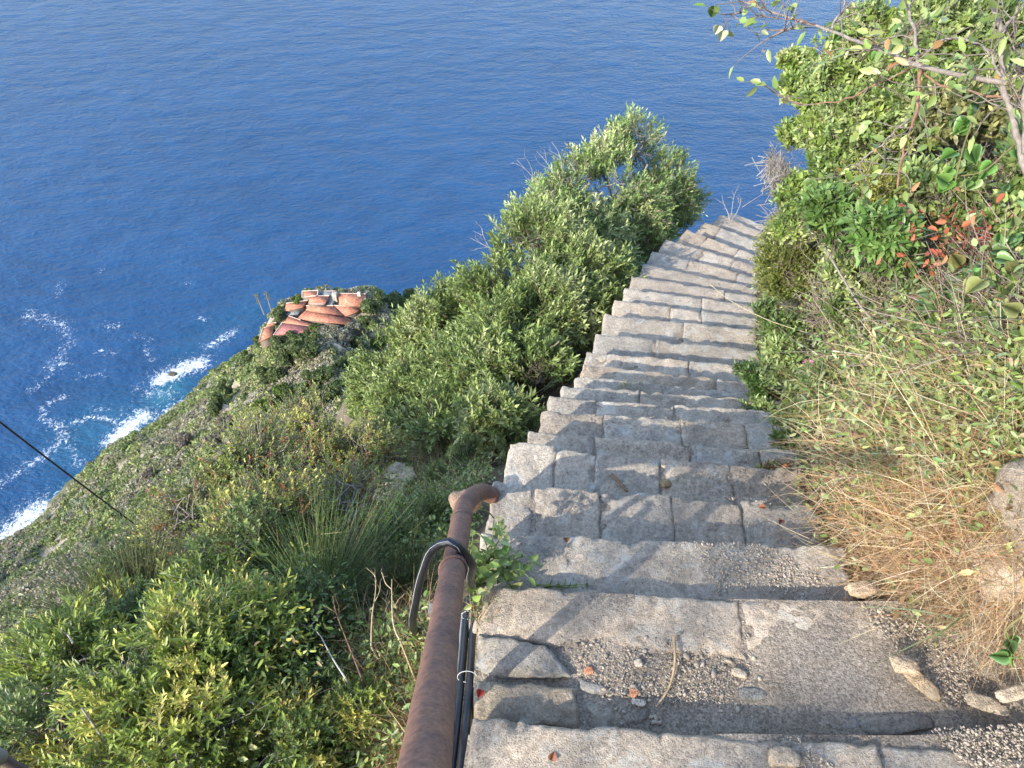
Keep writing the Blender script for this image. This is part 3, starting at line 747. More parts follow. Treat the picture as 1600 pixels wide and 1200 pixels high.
# pole top at the bottom left corner
pc = at(*np.array((-8, 1180, 2.0), float))
pole = thing('post', [pc[0], pc[1], tz(pc) - .1], 'brown metal post with a grey domed cap in the bottom left corner', 'post')
po = np.array(pole.location)
b = Buf(); tubes(b, np.array([[pc[0], pc[1], po[2]], [pc[0], pc[1], (po[2] + pc[2]) / 2], [pc[0], pc[1], pc[2]]]), np.full(3, .015), 18, (.09, .065, .05), caps=True); b.build('shaft', M['plain'], pole, po, smooth=True)
b = Buf(); zz = np.array([-.03, -.028, 0, .02, .032, .038]); rr = np.array([.016, .021, .021, .018, .011, .001]); tubes(b, pc + np.stack([zz * 0, zz * 0, zz], -1), rr, 20, (.2, .2, .2)); b.build('cap', M['plain'], pole, po, smooth=True)

# ------------------------------------------------------------------ shrubs
WOOD = (.20, .165, .13); GREYW = (.33, .29, .25); DKW = (.11, .085, .065); REDW = (.24, .13, .085)
def shrub_geo(seed, lobes, ntips, lpt, L, W, pal, twig=.22, open_=.0, alpha=(35, 65), freq=3.0, wood=WOOD, tip_pal=None, tip_p=0.0, up=.45, base=(0, 0, 0), limb=.022, tw=.0022, bare=0.0, shell=.38, heart=False, under=-.35, whorl=0.0, ov=True):
    r = np.random.RandomState(seed)
    lo = np.array(lobes, float); c = lo[:, :3]; R = lo[:, 3:6] if lo.shape[1] > 4 else np.repeat(lo[:, 3:4], 3, 1)
    wts = (R.prod(1)) ** (.67); wts /= wts.sum()
    n = int(ntips * 2.2)
    k = r.choice(len(lo), n, p=wts)
    d = norm(r.randn(n, 3)); d = d[d[:, 2] > under + .0 * d[:, 0]]; k = k[:len(d)]; n = len(d)
    rf = r.uniform(0, 1, n) ** shell
    p = c[k] + d * R[k] * rf[:, None] * (1 + .22 * vnoise(d * 2.6 + k[:, None] * 9.1, seed))[:, None]
    nz = vnoise(p * freq, seed + 3) + .5 * vnoise(p * freq * 2.3, seed + 4)
    keep = nz > open_ - .25
    # drop tips buried deep in another lobe
    for j in range(len(lo)):
        q = np.linalg.norm((p - c[j]) / R[j], axis=1); keep &= ~((q < .62) & (k != j) & (r.rand(n) < .75))
    p, d, k, nz = p[keep][:ntips], d[keep][:ntips], k[keep][:ntips], nz[keep][:ntips]
    n = len(p)
    dr = norm(norm(d / R[k]) + np.array([0, 0, up]) + .35 * r.randn(n, 3))
    tl = twig * r.uniform(.6, 1.3, n)
    b0 = p - dr * tl[:, None]
    wd = Buf(); lf = Buf()
    midp = (b0 + p) / 2 + .06 * tl[:, None] * r.randn(n, 3)
    tubes(wd, np.stack([b0, midp, p], 1), np.stack([np.full(n, tw), np.full(n, tw * .8), np.full(n, tw * .35)], 1), 3, np.array(wood) * r.uniform(.7, 1.3, (n, 1)))
    # limbs
    base = np.array(base, float)
    for j in range(len(lo)):
        rad = limb * (R[j].mean() / R.mean()) ** .5
        for s in range(2):
            tgt = c[j] + .3 * R[j] * r.randn(3) * (s > 0)
            pt = curve(base + .05 * r.randn(3) * [1, 1, 0], tgt, r, 9, .14)
            tubes(wd, pt, np.linspace(rad, rad * .45, 9) * (1 if s == 0 else .7), 6, wood)
        sel = np.where(k == j)[0]; sel = sel[r.rand(len(sel)) < .10][:45]
        for i in sel:
            st = c[j] + .25 * R[j] * r.randn(3)
            pt = curve(st, b0[i], r, 5, .16)
            tubes(wd, pt, np.linspace(rad * .32, tw, 5), 4, np.array(wood) * r.uniform(.8, 1.25))
    # leaves
    leafy = r.rand(n) >= bare
    pl, dl, tll, nzl = p[leafy], dr[leafy], tl[leafy], nz[leafy]; n = len(pl)
    a = norm(np.cross(dl, r.randn(n, 3))); bb = np.cross(dl, a)
    f = np.linspace(.3, 1.0, lpt)[None] + .05 * r.randn(n, lpt)
    if whorl > 0: f = 1 - (1 - f) * (1 - whorl)
    ph = np.arange(lpt)[None] * 2.4 + r.uniform(0, 6.28, (n, 1)) + .3 * r.randn(n, lpt)
    pos = pl[:, None] - dl[:, None] * (tll[:, None] * (1 - f))[..., None]
    rad = np.cos(ph)[..., None] * a[:, None] + np.sin(ph)[..., None] * bb[:, None]
    al = np.radians(r.uniform(*alpha, (n, lpt)) * (1.15 - .55 * f))[..., None]
    ld = dl[:, None] * np.cos(al) + rad * np.sin(al) + .12 * r.randn(n, lpt, 3)
    upv = dl[:, None] * .9 - rad * .3 + np.array([0, 0, .5])
    N = n * lpt
    P_ = np.array(pal, float)
    ci = np.clip(((nzl + .6) / 1.5 * len(P_)).astype(int) + r.randint(-1, 2, n), 0, len(P_) - 1)
    cc = np.repeat(P_[ci][:, None], lpt, 1) * (1 + .20 * r.randn(n, lpt, 1)) * (.9 + .2 * f[..., None])
    if tip_pal is not None:
        tp = np.array(tip_pal, float); sel = r.rand(n) < tip_p
        cc[sel] = tp[r.randint(0, len(tp), sel.sum())][:, None] * (1 + .2 * r.randn(sel.sum(), lpt, 1))
        one = r.rand(n, lpt) < tip_p * .25
        cc[one] = tp[r.randint(0, len(tp), one.sum())]
    cc = np.clip(cc, .008, .9).reshape(-1, 3)
    LL = L * r.uniform(.6, 1.2, N); WW = LL * (W / L) * r.uniform(.8, 1.2, N)
    if heart: hearts(lf, pos.reshape(-1, 3), ld.reshape(-1, 3), upv.reshape(-1, 3), LL, cc)
    elif ov: oval(lf, pos.reshape(-1, 3), ld.reshape(-1, 3), upv.reshape(-1, 3), LL, WW, cc)
    else: leaves(lf, pos.reshape(-1, 3), ld.reshape(-1, 3), upv.reshape(-1, 3), LL, WW, cc)
    return wd, lf

def make_shrub(name, loc, label, cat, geo, group=None, lm='leaf', rot=0., sc=1.0, crown='foliage', stem='branches'):
    root = thing(name, loc, label, cat, group)
    root.rotation_euler = (0, 0, rot); root.scale = (sc,) * 3
    wd, lf = geo
    wd.build(stem, M['bark'], root, smooth=True); lf.build(crown, M[lm], root)
    return root

def put(root, used, loc, label, rot, sc, group=None):
    o = root if not used else copy_tree(root)
    o.location = [float(a) for a in loc]; o.rotation_euler = (0, 0, rot); o.scale = (sc, sc, sc)
    tag(o, label, None, group); return o

def local_lobes(px, base, f=1.0):
    return [tuple(at(*np.array((u, v, d * f), float)) - base) + (r * f,) for u, v, d, r in px]

G_OLIVE = [(0.139, 0.213, 0.058), (0.189, 0.287, 0.077), (0.253, 0.365, 0.112), (0.355, 0.439, 0.152), (0.534, 0.589, 0.256)]
G_LENT = [(0.112, 0.166, 0.035), (0.172, 0.234, 0.043), (0.247, 0.312, 0.058), (0.37, 0.39, 0.078), (0.543, 0.488, 0.127)]
G_DARK = [(0.044, 0.081, 0.025), (0.059, 0.108, 0.029), (0.089, 0.144, 0.036), (0.129, 0.189, 0.05)]
G_BERRY = [(0.145, 0.186, 0.045), (0.217, 0.261, 0.054), (0.319, 0.347, 0.075), (0.463, 0.447, 0.099)]
G_BRIGHT = [(0.118, 0.19, 0.036), (0.172, 0.252, 0.05), (0.239, 0.314, 0.076), (0.344, 0.391, 0.152)]
RED = [(.32, .10, .04), (.26, .07, .03), (.38, .17, .05), (.3, .2, .06)]

# --- the three shrubs pressed against the left edge of the stairs
b0 = np.array([1.3, 8.4, 0.]); b0[2] = tz(b0) 
px1 = [(985, 235, 7.7, .42), (940, 270, 7.5, .42), (1030, 290, 7.8, .42), (890, 300, 7.3, .40), (985, 320, 7.3, .48), (1050, 330, 7.9, .32), (860, 350, 7.0, .42), (930, 375, 7.0, .42), (1000, 370, 7.5, .36), (1075, 305, 8.1, .24), (1010, 395, 7.3, .30), (965, 425, 6.8, .28), (1045, 365, 7.8, .26)]
make_shrub('shrub', b0, 'tall open topped grey green shrub rising against the sea by the bending steps', 'shrub',
           shrub_geo(1, local_lobes(px1, b0, 1.28), 3900, 14, .066, .019, G_OLIVE, .29, ov=False, open_=.05, freq=2.6, wood=GREYW, limb=.03, tip_pal=[(.33, .33, .2), (.28, .27, .15)], tip_p=.15))
b0 = np.array([.2, 5.8, 0.]); b0[2] = tz(b0)
px2 = [(850, 400, 6.4, .5), (915, 440, 6.1, .42), (790, 470, 6.3, .5), (860, 500, 5.7, .46), (800, 545, 5.5, .45), (740, 480, 6.6, .36), (760, 590, 5.3, .42), (840, 580, 5.1, .30), (930, 480, 5.9, .28)]
make_shrub('shrub', b0, 'broad dense dark green shrub hugging the left edge of the middle steps', 'shrub',
           shrub_geo(2, local_lobes(px2, b0, 1.25), 4600, 14, .066, .020, [(.13, .185, .05), (.17, .24, .065), (.22, .29, .085), (.28, .345, .115), (.35, .39, .17)], .27, ov=False, open_=.02, freq=2.2, limb=.03))
b0 = np.array([-.6, 4.8, 0.]); b0[2] = tz(b0)
px3 = [(690, 520, 6.8, .5), (640, 560, 7.0, .5), (720, 590, 5.9, .44), (650, 630, 6.2, .45), (600, 610, 7.0, .42), (710, 660, 5.2, .36), (775, 660, 4.75, .30), (640, 680, 5.8, .3)]
make_shrub('shrub', b0, 'rounded pale green shrub below the dense dark one, reaching down to the dry grass', 'shrub',
           shrub_geo(3, local_lobes(px3, b0, 1.2), 4300, 14, .062, .019, [(.14, .195, .055), (.18, .245, .07), (.23, .295, .09), (.29, .345, .12), (.36, .40, .18)], .26, ov=False, open_=.02, freq=2.2, limb=.028))
# bare grey sprays sticking out of their outline
def spray(seed, base, tips, rad, c, n=3):
    r = np.random.RandomState(seed); b = Buf()
    base = np.asarray(base, float)
    for tp in tips:
        tp = np.asarray(tp, float); pt = curve(base, tp, r, 8, .10); tubes(b, pt, np.linspace(rad, rad * .3, 8), 5, c)
        for j in range(n):
            i = r.randint(3, 7); l = np.linalg.norm(tp - base) * r.uniform(.2, .4)
            e = pt[i] + norm(norm(tp - base) + .7 * r.randn(3)) * l
            q = curve(pt[i], e, r, 5, .15); tubes(b, q, np.linspace(rad * .5, rad * .2, 5), 4, c)
            for jj in range(2):
                ii = r.randint(2, 5); e2 = q[ii] + norm(norm(e - pt[i]) + .8 * r.randn(3)) * l * .45
                tubes(b, curve(q[ii], e2, r, 4, .15), np.linspace(rad * .28, rad * .12, 4), 3, c)
    return b
A_ = lambda u, v, d: at(*np.array((u, v, d), float))
for seed, base, tips, lb in [(1, A_(880, 310, 9.0), [A_(862, 222, 9.1), A_(838, 236, 9.0), A_(808, 250, 8.9)], 'bare grey twigs poking out above the tall shrub on its left'),
                             (2, A_(790, 420, 7.9), [A_(752, 356, 8.0), A_(735, 372, 8.0)], 'small bare twigs poking out left of the dense dark shrub'),
                             (3, A_(1060, 350, 10.1), [A_(1108, 292, 10.2), A_(1100, 320, 10.2)], 'whitish bare twigs at the right end of the tall shrub'),
                             (4, A_(1140, 345, 8.4), [A_(1150, 298, 8.5), A_(1128, 305, 8.5), A_(1160, 310, 8.5)], 'wispy dry plant standing on the last visible step against the sea')]:
    b = spray(seed, base, tips, .006, (.36, .33, .30)); tag(b.build('bare_twigs', M['bark'], origin=base), lb, 'twigs')

# --- left slope: copies of a few kinds
def dome(seed, n, w, h):
    r = np.random.RandomState(seed); out = []
    for i in range(n):
        a = r.uniform(0, 6.28); d = w * r.uniform(.1, .75)
        rr = w * r.uniform(.34, .5); out.append((d * math.cos(a), d * math.sin(a), h * r.uniform(.35, .75), rr, rr, rr * r.uniform(.7, .95)))
    return out
KIND = {}
KIND['lent'] = [make_shrub('shrub', (0, 0, 0), 'x', 'shrub', shrub_geo(20 + i, dome(i, 7, .85, .95), 2000, 14, .052, .0125, G_LENT, .22, open_=.0, freq=3, alpha=(25, 60), wood=GREYW, limb=.016), crown='foliage') for i in range(2)]
KIND['berry'] = [make_shrub('shrub', (0, 0, 0), 'x', 'shrub', shrub_geo(30 + i, dome(10 + i, 8, 1.0, 1.0), 3600, 12, .028, .011, G_BERRY, .17, open_=.0, freq=3, wood=GREYW, tip_pal=RED, tip_p=.09, limb=.018, tw=.0032, bare=.16)) for i in range(2)]
KIND['dark'] = [make_shrub('shrub', (0, 0, 0), 'x', 'shrub', shrub_geo(40, dome(14, 7, .9, .85), 2300, 13, .042, .014, [(.06, .10, .025), (.085, .135, .035), (.12, .18, .05), (.17, .22, .07)], .2, open_=.0, freq=3, limb=.014))]
USED = {k: 0 for k in KIND}
def plant(kind, u, v, sc, label, dz=-.05, rot=None):
    ps = KIND[kind]; i = USED[kind]; USED[kind] += 1
    p = hit1(u, v) + np.array([0, 0, dz])
    return put(ps[i % len(ps)], i >= len(ps), p, label, rot if rot is not None else (i * 2.1) % 6.28, sc)
SITES = [
    ('lent', 70, 1170, .62, 'light green narrow leaved shrub beside the grey capped post'),
    ('lent', 215, 1130, .72, 'large light green narrow leaved shrub filling the bottom left'),
    ('lent', 360, 1160, .62, 'light green narrow leaved shrub in the shade left of the rail at the bottom'),
    ('lent', 50, 1115, .6, 'light green narrow leaved shrub at the left edge above the grey capped post'),
    ('lent', 170, 1065, .55, 'yellowish narrow leaved shrub just below the wispy green broom'),
    ('dark', 345, 1015, .62, 'dark green shrub in the hollow between the two brooms'),
    ('dark', 290, 1130, .6, 'low dark green shrub under the narrow leaved ones at the bottom'),
    ('dark', 420, 1070, .5, 'dark fern green shrub left of the dry stalks by the rail'),
    ('lent', 500, 1190, .40, 'small pale narrow leaved shrub close to the foot of the rail at the bottom edge'),
    ('lent', 120, 1240, .55, 'narrow leaved shrub cut by the bottom edge next to the corner post'),
    ('lent', 300, 1270, .5, 'narrow leaved sprig cut by the middle of the bottom edge'),
    ('berry', 30, 985, .62, 'red tipped shrub at the left edge on the near ridge'),
    ('berry', 120, 985, .5, 'red tipped shrub on the near ridge left of the wispy broom'),
    ('berry', 255, 905, .7, 'red tipped shrub on the ridge where the cable meets the slope'),
    ('berry', 350, 870, .85, 'large twiggy red tipped shrub right of the lower end of the cable'),
    ('berry', 400, 800, .95, 'red tipped shrub with bare grey branches on the near ridge'),
    ('berry', 470, 740, 1.0, 'yellow green red tipped shrub below the far evergreen trees'),
    ('berry', 540, 700, .95, 'orange tipped shrub touching the pale rounded shrub'),
    ('berry', 420, 900, .8, 'dim red tipped shrub behind the rush green broom'),
    ('berry', 500, 800, .85, 'red tipped shrub above the rush green broom'),
    ('berry', 560, 770, .5, 'small red tipped shrub left of the pale rock outcrop'),
    ('dark', 330, 930, .75, 'dark shaded shrub between the wispy broom and the rush green broom'),
    ('dark', 560, 690, .7, 'dark green shrub tucked under the pale rounded shrub'),
    ('berry', 190, 925, .62, 'red tipped shrub on the ridge just left of the cable end'),
    ('dark', 650, 850, .34, 'low leafy green plant right of the rush green broom'),
    ('dark', 720, 745, .30, 'low leafy plant in the dry grass above the rail end'),
    ('berry', -60, 1050, .8, 'red tipped shrub cut by the left edge'),
]
for s in SITES: plant(*s)
for k in KIND:                                                   # a kind with an unused second form drops it
    for i in range(USED[k], len(KIND[k])):
        for ch in list(KIND[k][i].children): bpy.data.objects.remove(ch)
        bpy.data.objects.remove(KIND[k][i])

# --- brooms: fans of thin green rods
def broom_geo(seed, n, h, w, pal, rad=.0022, droop=.25):
    r = np.random.RandomState(seed); b = Buf()
    a = r.uniform(0, 6.28, n); s = r.uniform(0, 1, n) ** .6
    d = norm(np.stack([np.cos(a) * s * w, np.sin(a) * s * w, np.full(n, h)], -1) + .06 * r.randn(n, 3))
    l = h * r.uniform(.6, 1.1, n) / np.maximum(d[:, 2], .5)
    t = np.linspace(0, 1, 6)
    base = np.stack([np.cos(a) * s * .08, np.sin(a) * s * .08, 0 * a], -1)
    P = base[:, None] + d[:, None] * (l[:, None] * t)[..., None] + np.stack([np.cos(a) * s, np.sin(a) * s, -.8 * s], -1)[:, None] * (droop * l[:, None] * t ** 2.2)[..., None]
    P += .02 * h * r.randn(n, 1, 3) * (t ** 2)[None, :, None]
    R = np.full((n, 6), rad) * np.linspace(1.2, .4, 6)
    c = pick(r, pal, n, .22)
    tubes(b, P, R, 3, c)
    # side rods
    m = n; k = r.randint(0, n, m); i = r.randint(2, 5, m)
    st = P[k, i]; dd = norm(d[k] + .38 * r.randn(m, 3)); ll = l[k] * r.uniform(.2, .45, m)
    Q = st[:, None] + dd[:, None] * (ll[:, None] * np.linspace(0, 1, 3))[..., None]
    tubes(b, Q, np.full((m, 3), rad * .7) * np.array([1, .8, .4]), 3, pick(r, pal, m, .22))
    return b
BRO = [(0.143, 0.244, 0.069), (0.184, 0.293, 0.088), (0.246, 0.351, 0.117), (0.348, 0.37, 0.156)]
p = hit1(505, 965); br = thing('broom', p, 'rush green broom with stiff upright stems left of the rail', 'broom')
broom_geo(1, 900, .34, .36, BRO, .0015).build('stems', M['leaf_soft'], br)
p = hit1(635, 935); br = thing('broom', p, 'finer grey green broom squeezed between the rush green one and the rail', 'broom')
broom_geo(2, 600, .20, .2, [(.09, .12, .045), (.12, .15, .06), (.16, .17, .08)], .0013).build('stems', M['leaf_soft'], br)
p = hit1(232, 1015); br = thing('broom', p, 'wispy pale green broom rising below the lower end of the cable', 'broom')
broom_geo(3, 1000, .55, .38, [(.11, .14, .055), (.14, .165, .07), (.18, .19, .09)], .0021).build('stems', M['leaf_soft'], br)

# --- dry and green grass
def grass_on(buf, poly, n, seed, L, W, pal, lean=(0, 0, 1), spread=.6, bend=.8, off=0.0, z=None):
    r = np.random.RandomState(seed); u, v = sample_poly(poly, n, r)
    P = hit(u, v, off) if z is None else atz(u, v, z)
    d0 = norm(np.array(lean) + spread * r.randn(n, 3)); d0[:, 2] = np.abs(d0[:, 2])
    d1 = norm(d0 + bend * r.randn(n, 3) + np.array([0, 0, -.5]))
    blades(buf, P - [0, 0, .01], d0, d1, L * r.uniform(.4, 1.3, n), W * r.uniform(.6, 1.4, n), pick(r, pal, n, .2))
STRAW = [(0.582, 0.43, 0.24), (0.658, 0.531, 0.342), (0.506, 0.342, 0.177), (0.43, 0.253, 0.127), (0.734, 0.632, 0.455)]
RUSTY = [(.40, .23, .12), (.46, .29, .15), (.36, .18, .09), (.50, .36, .21)]
GRN = [(0.173, 0.25, 0.072), (0.241, 0.313, 0.102), (0.311, 0.376, 0.142), (0.138, 0.204, 0.061)]
dg = Buf()
grass_on(dg, [(580, 720), (700, 690), (770, 720), (720, 800), (590, 800)], 3200, 1, .18, .0028, STRAW + GRN, (0, 0, 1), .6)
grass_on(dg, [(640, 680), (740, 690), (720, 750), (650, 745)], 600, 2, .3, .0028, RUSTY + STRAW, (-.2, 0, 1), .5)
grass_on(dg, [(540, 980), (690, 940), (665, 1200), (480, 1200)], 3200, 3, .17, .003, STRAW + RUSTY + GRN, (0, 0, 1), .6)
grass_on(dg, [(600, 1080), (680, 1060), (660, 1200), (590, 1200)], 1200, 4, .10, .0035, RUSTY, (0, .2, .5), .9)
grass_on(dg, [(930, 430), (1000, 360), (1015, 390), (960, 460)], 300, 5, .28, .003, STRAW, (0, -.1, 1), .5)
tag(dg.build('dry_grass', M['dry'], origin=hit1(640, 760)), 'dry straw coloured grass growing along the left side of the steps', 'grass', kind='stuff')

lw = Buf()                                                       # low leafy ground cover between the shrubs on the left
def cover(buf, poly, n, seed, L, W, pal, hgt, off=0.0, heart=False, lean=(0, 0, 0)):
    r = np.random.RandomState(seed); u, v = sample_poly(poly, n, r); P = hit(u, v, off)
    m = vnoise(P * 2.5, seed) > -.45; P = P[m]; n = len(P)
    P = P + np.stack([.05 * r.randn(n), .05 * r.randn(n), r.uniform(0, 1, n) ** 1.3 * hgt], -1) + np.array(lean) * r.uniform(0, 1, (n, 1))
    d = norm(r.randn(n, 3) + np.array([-.2, -.3, .4])); up = norm(r.randn(n, 3) * .5 + np.array([-.3, -.3, 1]))
    l = L * r.uniform(.5, 1.25, n); c = pick(r, pal, n, .2)
    if heart: hearts(buf, P, d, up, l, c)
    else: oval(buf, P, d, up, l, l * W, c)
cover(lw, [(0, 880), (300, 760), (560, 640), (640, 700), (560, 800), (540, 900), (520, 1200), (0, 1200)], 24000, 1, .030, .33, G_LENT + G_DARK + G_DARK + [(.2, .15, .07)], .45)
cover(lw, [(590, 770), (740, 700), (770, 735), (720, 880), (620, 880)], 5200, 2, .026, .5, GRN + G_BRIGHT, .14)
cover(lw, [(560, 990), (690, 960), (650, 1200), (520, 1200)], 2600, 3, .030, .38, GRN + G_BRIGHT, .12)
tag(lw.build('undergrowth', M['leaf'], origin=hit1(400, 900)), 'low leafy undergrowth covering the slope left of the rail', 'undergrowth', kind='stuff')

for seed, base, tips, lb in [(11, A_(420, 790, 8.2), [A_(385, 740, 8.3), A_(410, 725, 8.4), A_(440, 722, 8.4), A_(372, 765, 8.1)], 'fan of bare grey twigs among the red tipped shrubs'),
                             (12, A_(505, 790, 6.9), [A_(470, 735, 7.0), A_(500, 722, 7.0), A_(535, 735, 6.9)], 'fan of bare grey twigs left of the pale rock outcrop'),
                             (13, A_(175, 1130, 3.6), [A_(110, 985, 4.0), A_(205, 1040, 3.7), A_(240, 985, 3.9)], 'bare grey branches in the large narrow leaved shrub at the bottom left'),
                             (14, A_(640, 735, 6.0), [A_(560, 720, 6.2), A_(545, 690, 6.3), A_(590, 655, 6.3)], 'long arching straw stems above the pale rock outcrop')]:
    b = spray(seed, base, tips, .0065 if seed != 13 else .006, (.36, .33, .29) if seed != 14 else (.45, .33, .2), 5); tag(b.build('bare_twigs', M['bark'], origin=base), lb, 'twigs')
# single dry stalks left of the rail
r = np.random.RandomState(5)
for (u0, v0, d0_), (u1, v1, d1_), cc, lb in [((505, 1080, 2.6), (448, 945, 2.8), REDW, 'reddish dry stalk leaning left, leftmost of the stalks beside the rail'), ((540, 1060, 2.5), (470, 975, 2.7), (.55, .52, .47), 'whitish forked stalk leaning left between two reddish ones'),
                       ((565, 1060, 2.5), (520, 930, 2.7), REDW, 'reddish dry stalk pointing at the rush green broom'), ((580, 1010, 2.6), (588, 905, 2.75), (.5, .4, .25), 'upright straw stalk with a seed head left of the arched hose'),
                       ((625, 1000, 2.3), (612, 905, 2.5), (.55, .42, .26), 'straw stalk right beside the arched hose')]:
    bs_ = A_(u0, v0, d0_); b = spray(int(u0), bs_, [A_(u1, v1, d1_)], .0035, cc, 2)
    # anchor in the ground
    tubes(b, np.array([[bs_[0] + .03, bs_[1] - .02, tz(bs_)], bs_]), np.array([.0035, .0035]), 5, cc)
    tag(b.build('dry_stalk', M['bark'], origin=bs_), lb, 'stalk')

# weed growing at the rail collar
def sprig(name, base, label, cat, seed, n, L, W, pal, h, lean=(0, 0, 1), sp=.5, heart=False, woodc=(.16, .2, .06), lpt=9, lm='leaf', parts=('stem', 'foliage')):
    r = np.random.RandomState(seed); root = thing(name, base, label, cat); wd = Buf(); lf = Buf()
    for i in range(n):
        d = norm(np.array(lean) + sp * r.randn(3)); e = d * h * r.uniform(.6, 1.15)
        st = r.randn(3) * .012 * [1, 1, 0]
        pt = curve(st, e, r, 6, .12); tubes(wd, pt, np.linspace(.003, .0012, 6) * min(1, h / .15), 4, woodc)
        k = np.linspace(1.0, 4.99, lpt); ki = k.astype(int); P = pt[ki] + (pt[np.minimum(ki + 1, 5)] - pt[ki]) * (k - ki)[:, None]
        ax = norm(pt[-1] - pt[0]); a = norm(np.cross(ax, r.randn(3))); b_ = np.cross(ax, a); ph = np.arange(lpt) * 2.4 + r.rand() * 6
        rd = np.cos(ph)[:, None] * a + np.sin(ph)[:, None] * b_
        ld = norm(rd + ax * r.uniform(.2, .9, (lpt, 1)) + .2 * r.randn(lpt, 3)); l = L * r.uniform(.6, 1.15, lpt); c = pick(r, pal, lpt, .18)
        up = np.broadcast_to(ax + np.array([0, 0, .4]), ld.shape)
        if heart: hearts(lf, P, ld, up, l, c)
        else: oval(lf, P, ld, up, l, l * W, c)
    wd.build(parts[0], M['bark'], root); lf.build(parts[1], M[lm], root)
    return root
sprig('weed', atz(748, 905, ZL[1] - .03), 'bushy green weed sprouting between rail and step beside the collar', 'weed', 1, 16, .042, .55, G_BRIGHT + GRN, .17, (.25, .25, .9), .5, lpt=8)
sprig('weed', atz(785, 900, ZL[2] + .0), 'second green weed leaning over the step edge, right of the bushy one', 'weed', 2, 9, .036, .5, GRN, .12, (.4, .2, .7), .45, lpt=8)
sprig('weed', atz(845, 912, ZL[2]), 'three small green leaves lying along the step edge', 'weed', 3, 3, .03, .5, GRN, .12, (1.2, -.15, .12), .1, lpt=4)
sprig('weed', atz(780, 835, ZL[2] + .01), 'tiny green sprig on the left end of the third step', 'weed', 4, 3, .025, .5, G_BRIGHT, .05, (0, 0, 1), .4, lpt=5)
wb = Buf(); r = np.random.RandomState(3)
P = atz(r.uniform(737, 775, 260), r.uniform(915, 970, 260), ZL[1] - .02); d = norm(r.randn(260, 3) + [0, 0, .6])
blades(wb, P, d, norm(d + r.randn(260, 3)), .05 * r.uniform(.4, 1.2, 260), np.full(260, .003), pick(r, RUSTY + [(.12, .08, .05)] + GRN, 260))
tag(wb.build('dead_weed', M['dry'], origin=atz(750, 945, ZL[1])), 'tangle of dead brown weed where the hoses pass the rail collar', 'weed')

# litter on the steps
def bent_stick(name, pts, rad, c, label, cat='stick', m='bark'):
    path = smooth_path(pts, 24); b = Buf(); tubes(b, path, np.linspace(rad, rad * .6, 24), 6, c, caps=True)
    return tag(b.build(name, M[m], origin=path[0], smooth=True), label, cat)
bent_stick('dry_stalk', [atz(1053, 995, Z1 + .004), atz(1054, 1040, Z1 + .012), atz(1045, 1075, Z1 + .006), atz(1025, 1105, Z1 + .002)], .0042, (.42, .30, .17), 'long bent dry stalk lying on the gravel of the nearest tread', 'stalk')
bent_stick('stick', [atz(955, 742, ZL[4] + .015), atz(966, 752, ZL[4] + .012), atz(980, 768, ZL[4] + .008)], .010, (.24, .15, .09), 'short brown stick lying on the fifth step', 'stick')
r = np.random.RandomState(9)
for u, v, z, c, lb in [(885, 840, ZL[2], (.25, .12, .06), 'curled brown leaf on the third step near its left end'), (1195, 792, ZL[3] + .01, (.42, .16, .08), 'orange dry leaf on the right end of the fourth step'), (1222, 812, ZL[3] + .01, (.2, .07, .05), 'dark red dry leaf on the fourth step below the orange one'),
                       (1230, 728, ZL[4] + .02, (.45, .17, .07), 'orange dry leaf where the fifth step meets the plants'), (752, 1078, Z1 + .02, (.42, .05, .03), 'tiny red leaf on the rough stone beside the hoses'), (862, 1188, ZL[0], (.4, .17, .1), 'orange leaf chip in front of the nearest slab')]:
    p = atz(u, v, z + .008); b = Buf()
    for j in range(1): hearts(b, np.array([p]), np.array([[r.randn(), r.randn(), .15]]), np.array([[0, 0, 1.]]), np.array([.022]), np.array([c]))
    tag(b.build('fallen_leaf', M['dry'], origin=p), lb, 'leaf')

# ------------------------------------------------------------------ the overgrown bank on the right
BANK = [(1200, 330), (1260, 60), (1600, 0), (1640, 0), (1640, 1110), (1480, 1090), (1320, 930), (1210, 800), (1190, 690), (1150, 600), (1165, 480)]
tw_ = Buf(); r = np.random.RandomState(21)                       # tangle of dead twigs behind the leaves
u, v = sample_poly([(1230, 300), (1280, 60), (1640, 0), (1640, 560), (1300, 560), (1220, 420)], 2300, r); P = hit(u, v, .15)
d = norm(r.randn(len(P), 3) + [-.3, -.2, .3]); l = r.uniform(.1, .35, len(P))
Q = P[:, None] + d[:, None] * (l[:, None] * np.linspace(0, 1, 4))[..., None] + .03 * np.cumsum(r.randn(len(P), 4, 3), 1)
tubes(tw_, Q, np.full((len(P), 4), .0024) * np.array([1.2, 1, .8, .4]), 3, pick(r, [(.33, .28, .24), (.26, .2, .16), (.4, .34, .29), (.22, .14, .1)], len(P)))
tag(tw_.build('dead_twigs', M['bark'], origin=hit1(1450, 350)), 'tangle of dead grey brown twigs inside the greenery of the right bank', 'twigs', kind='stuff')

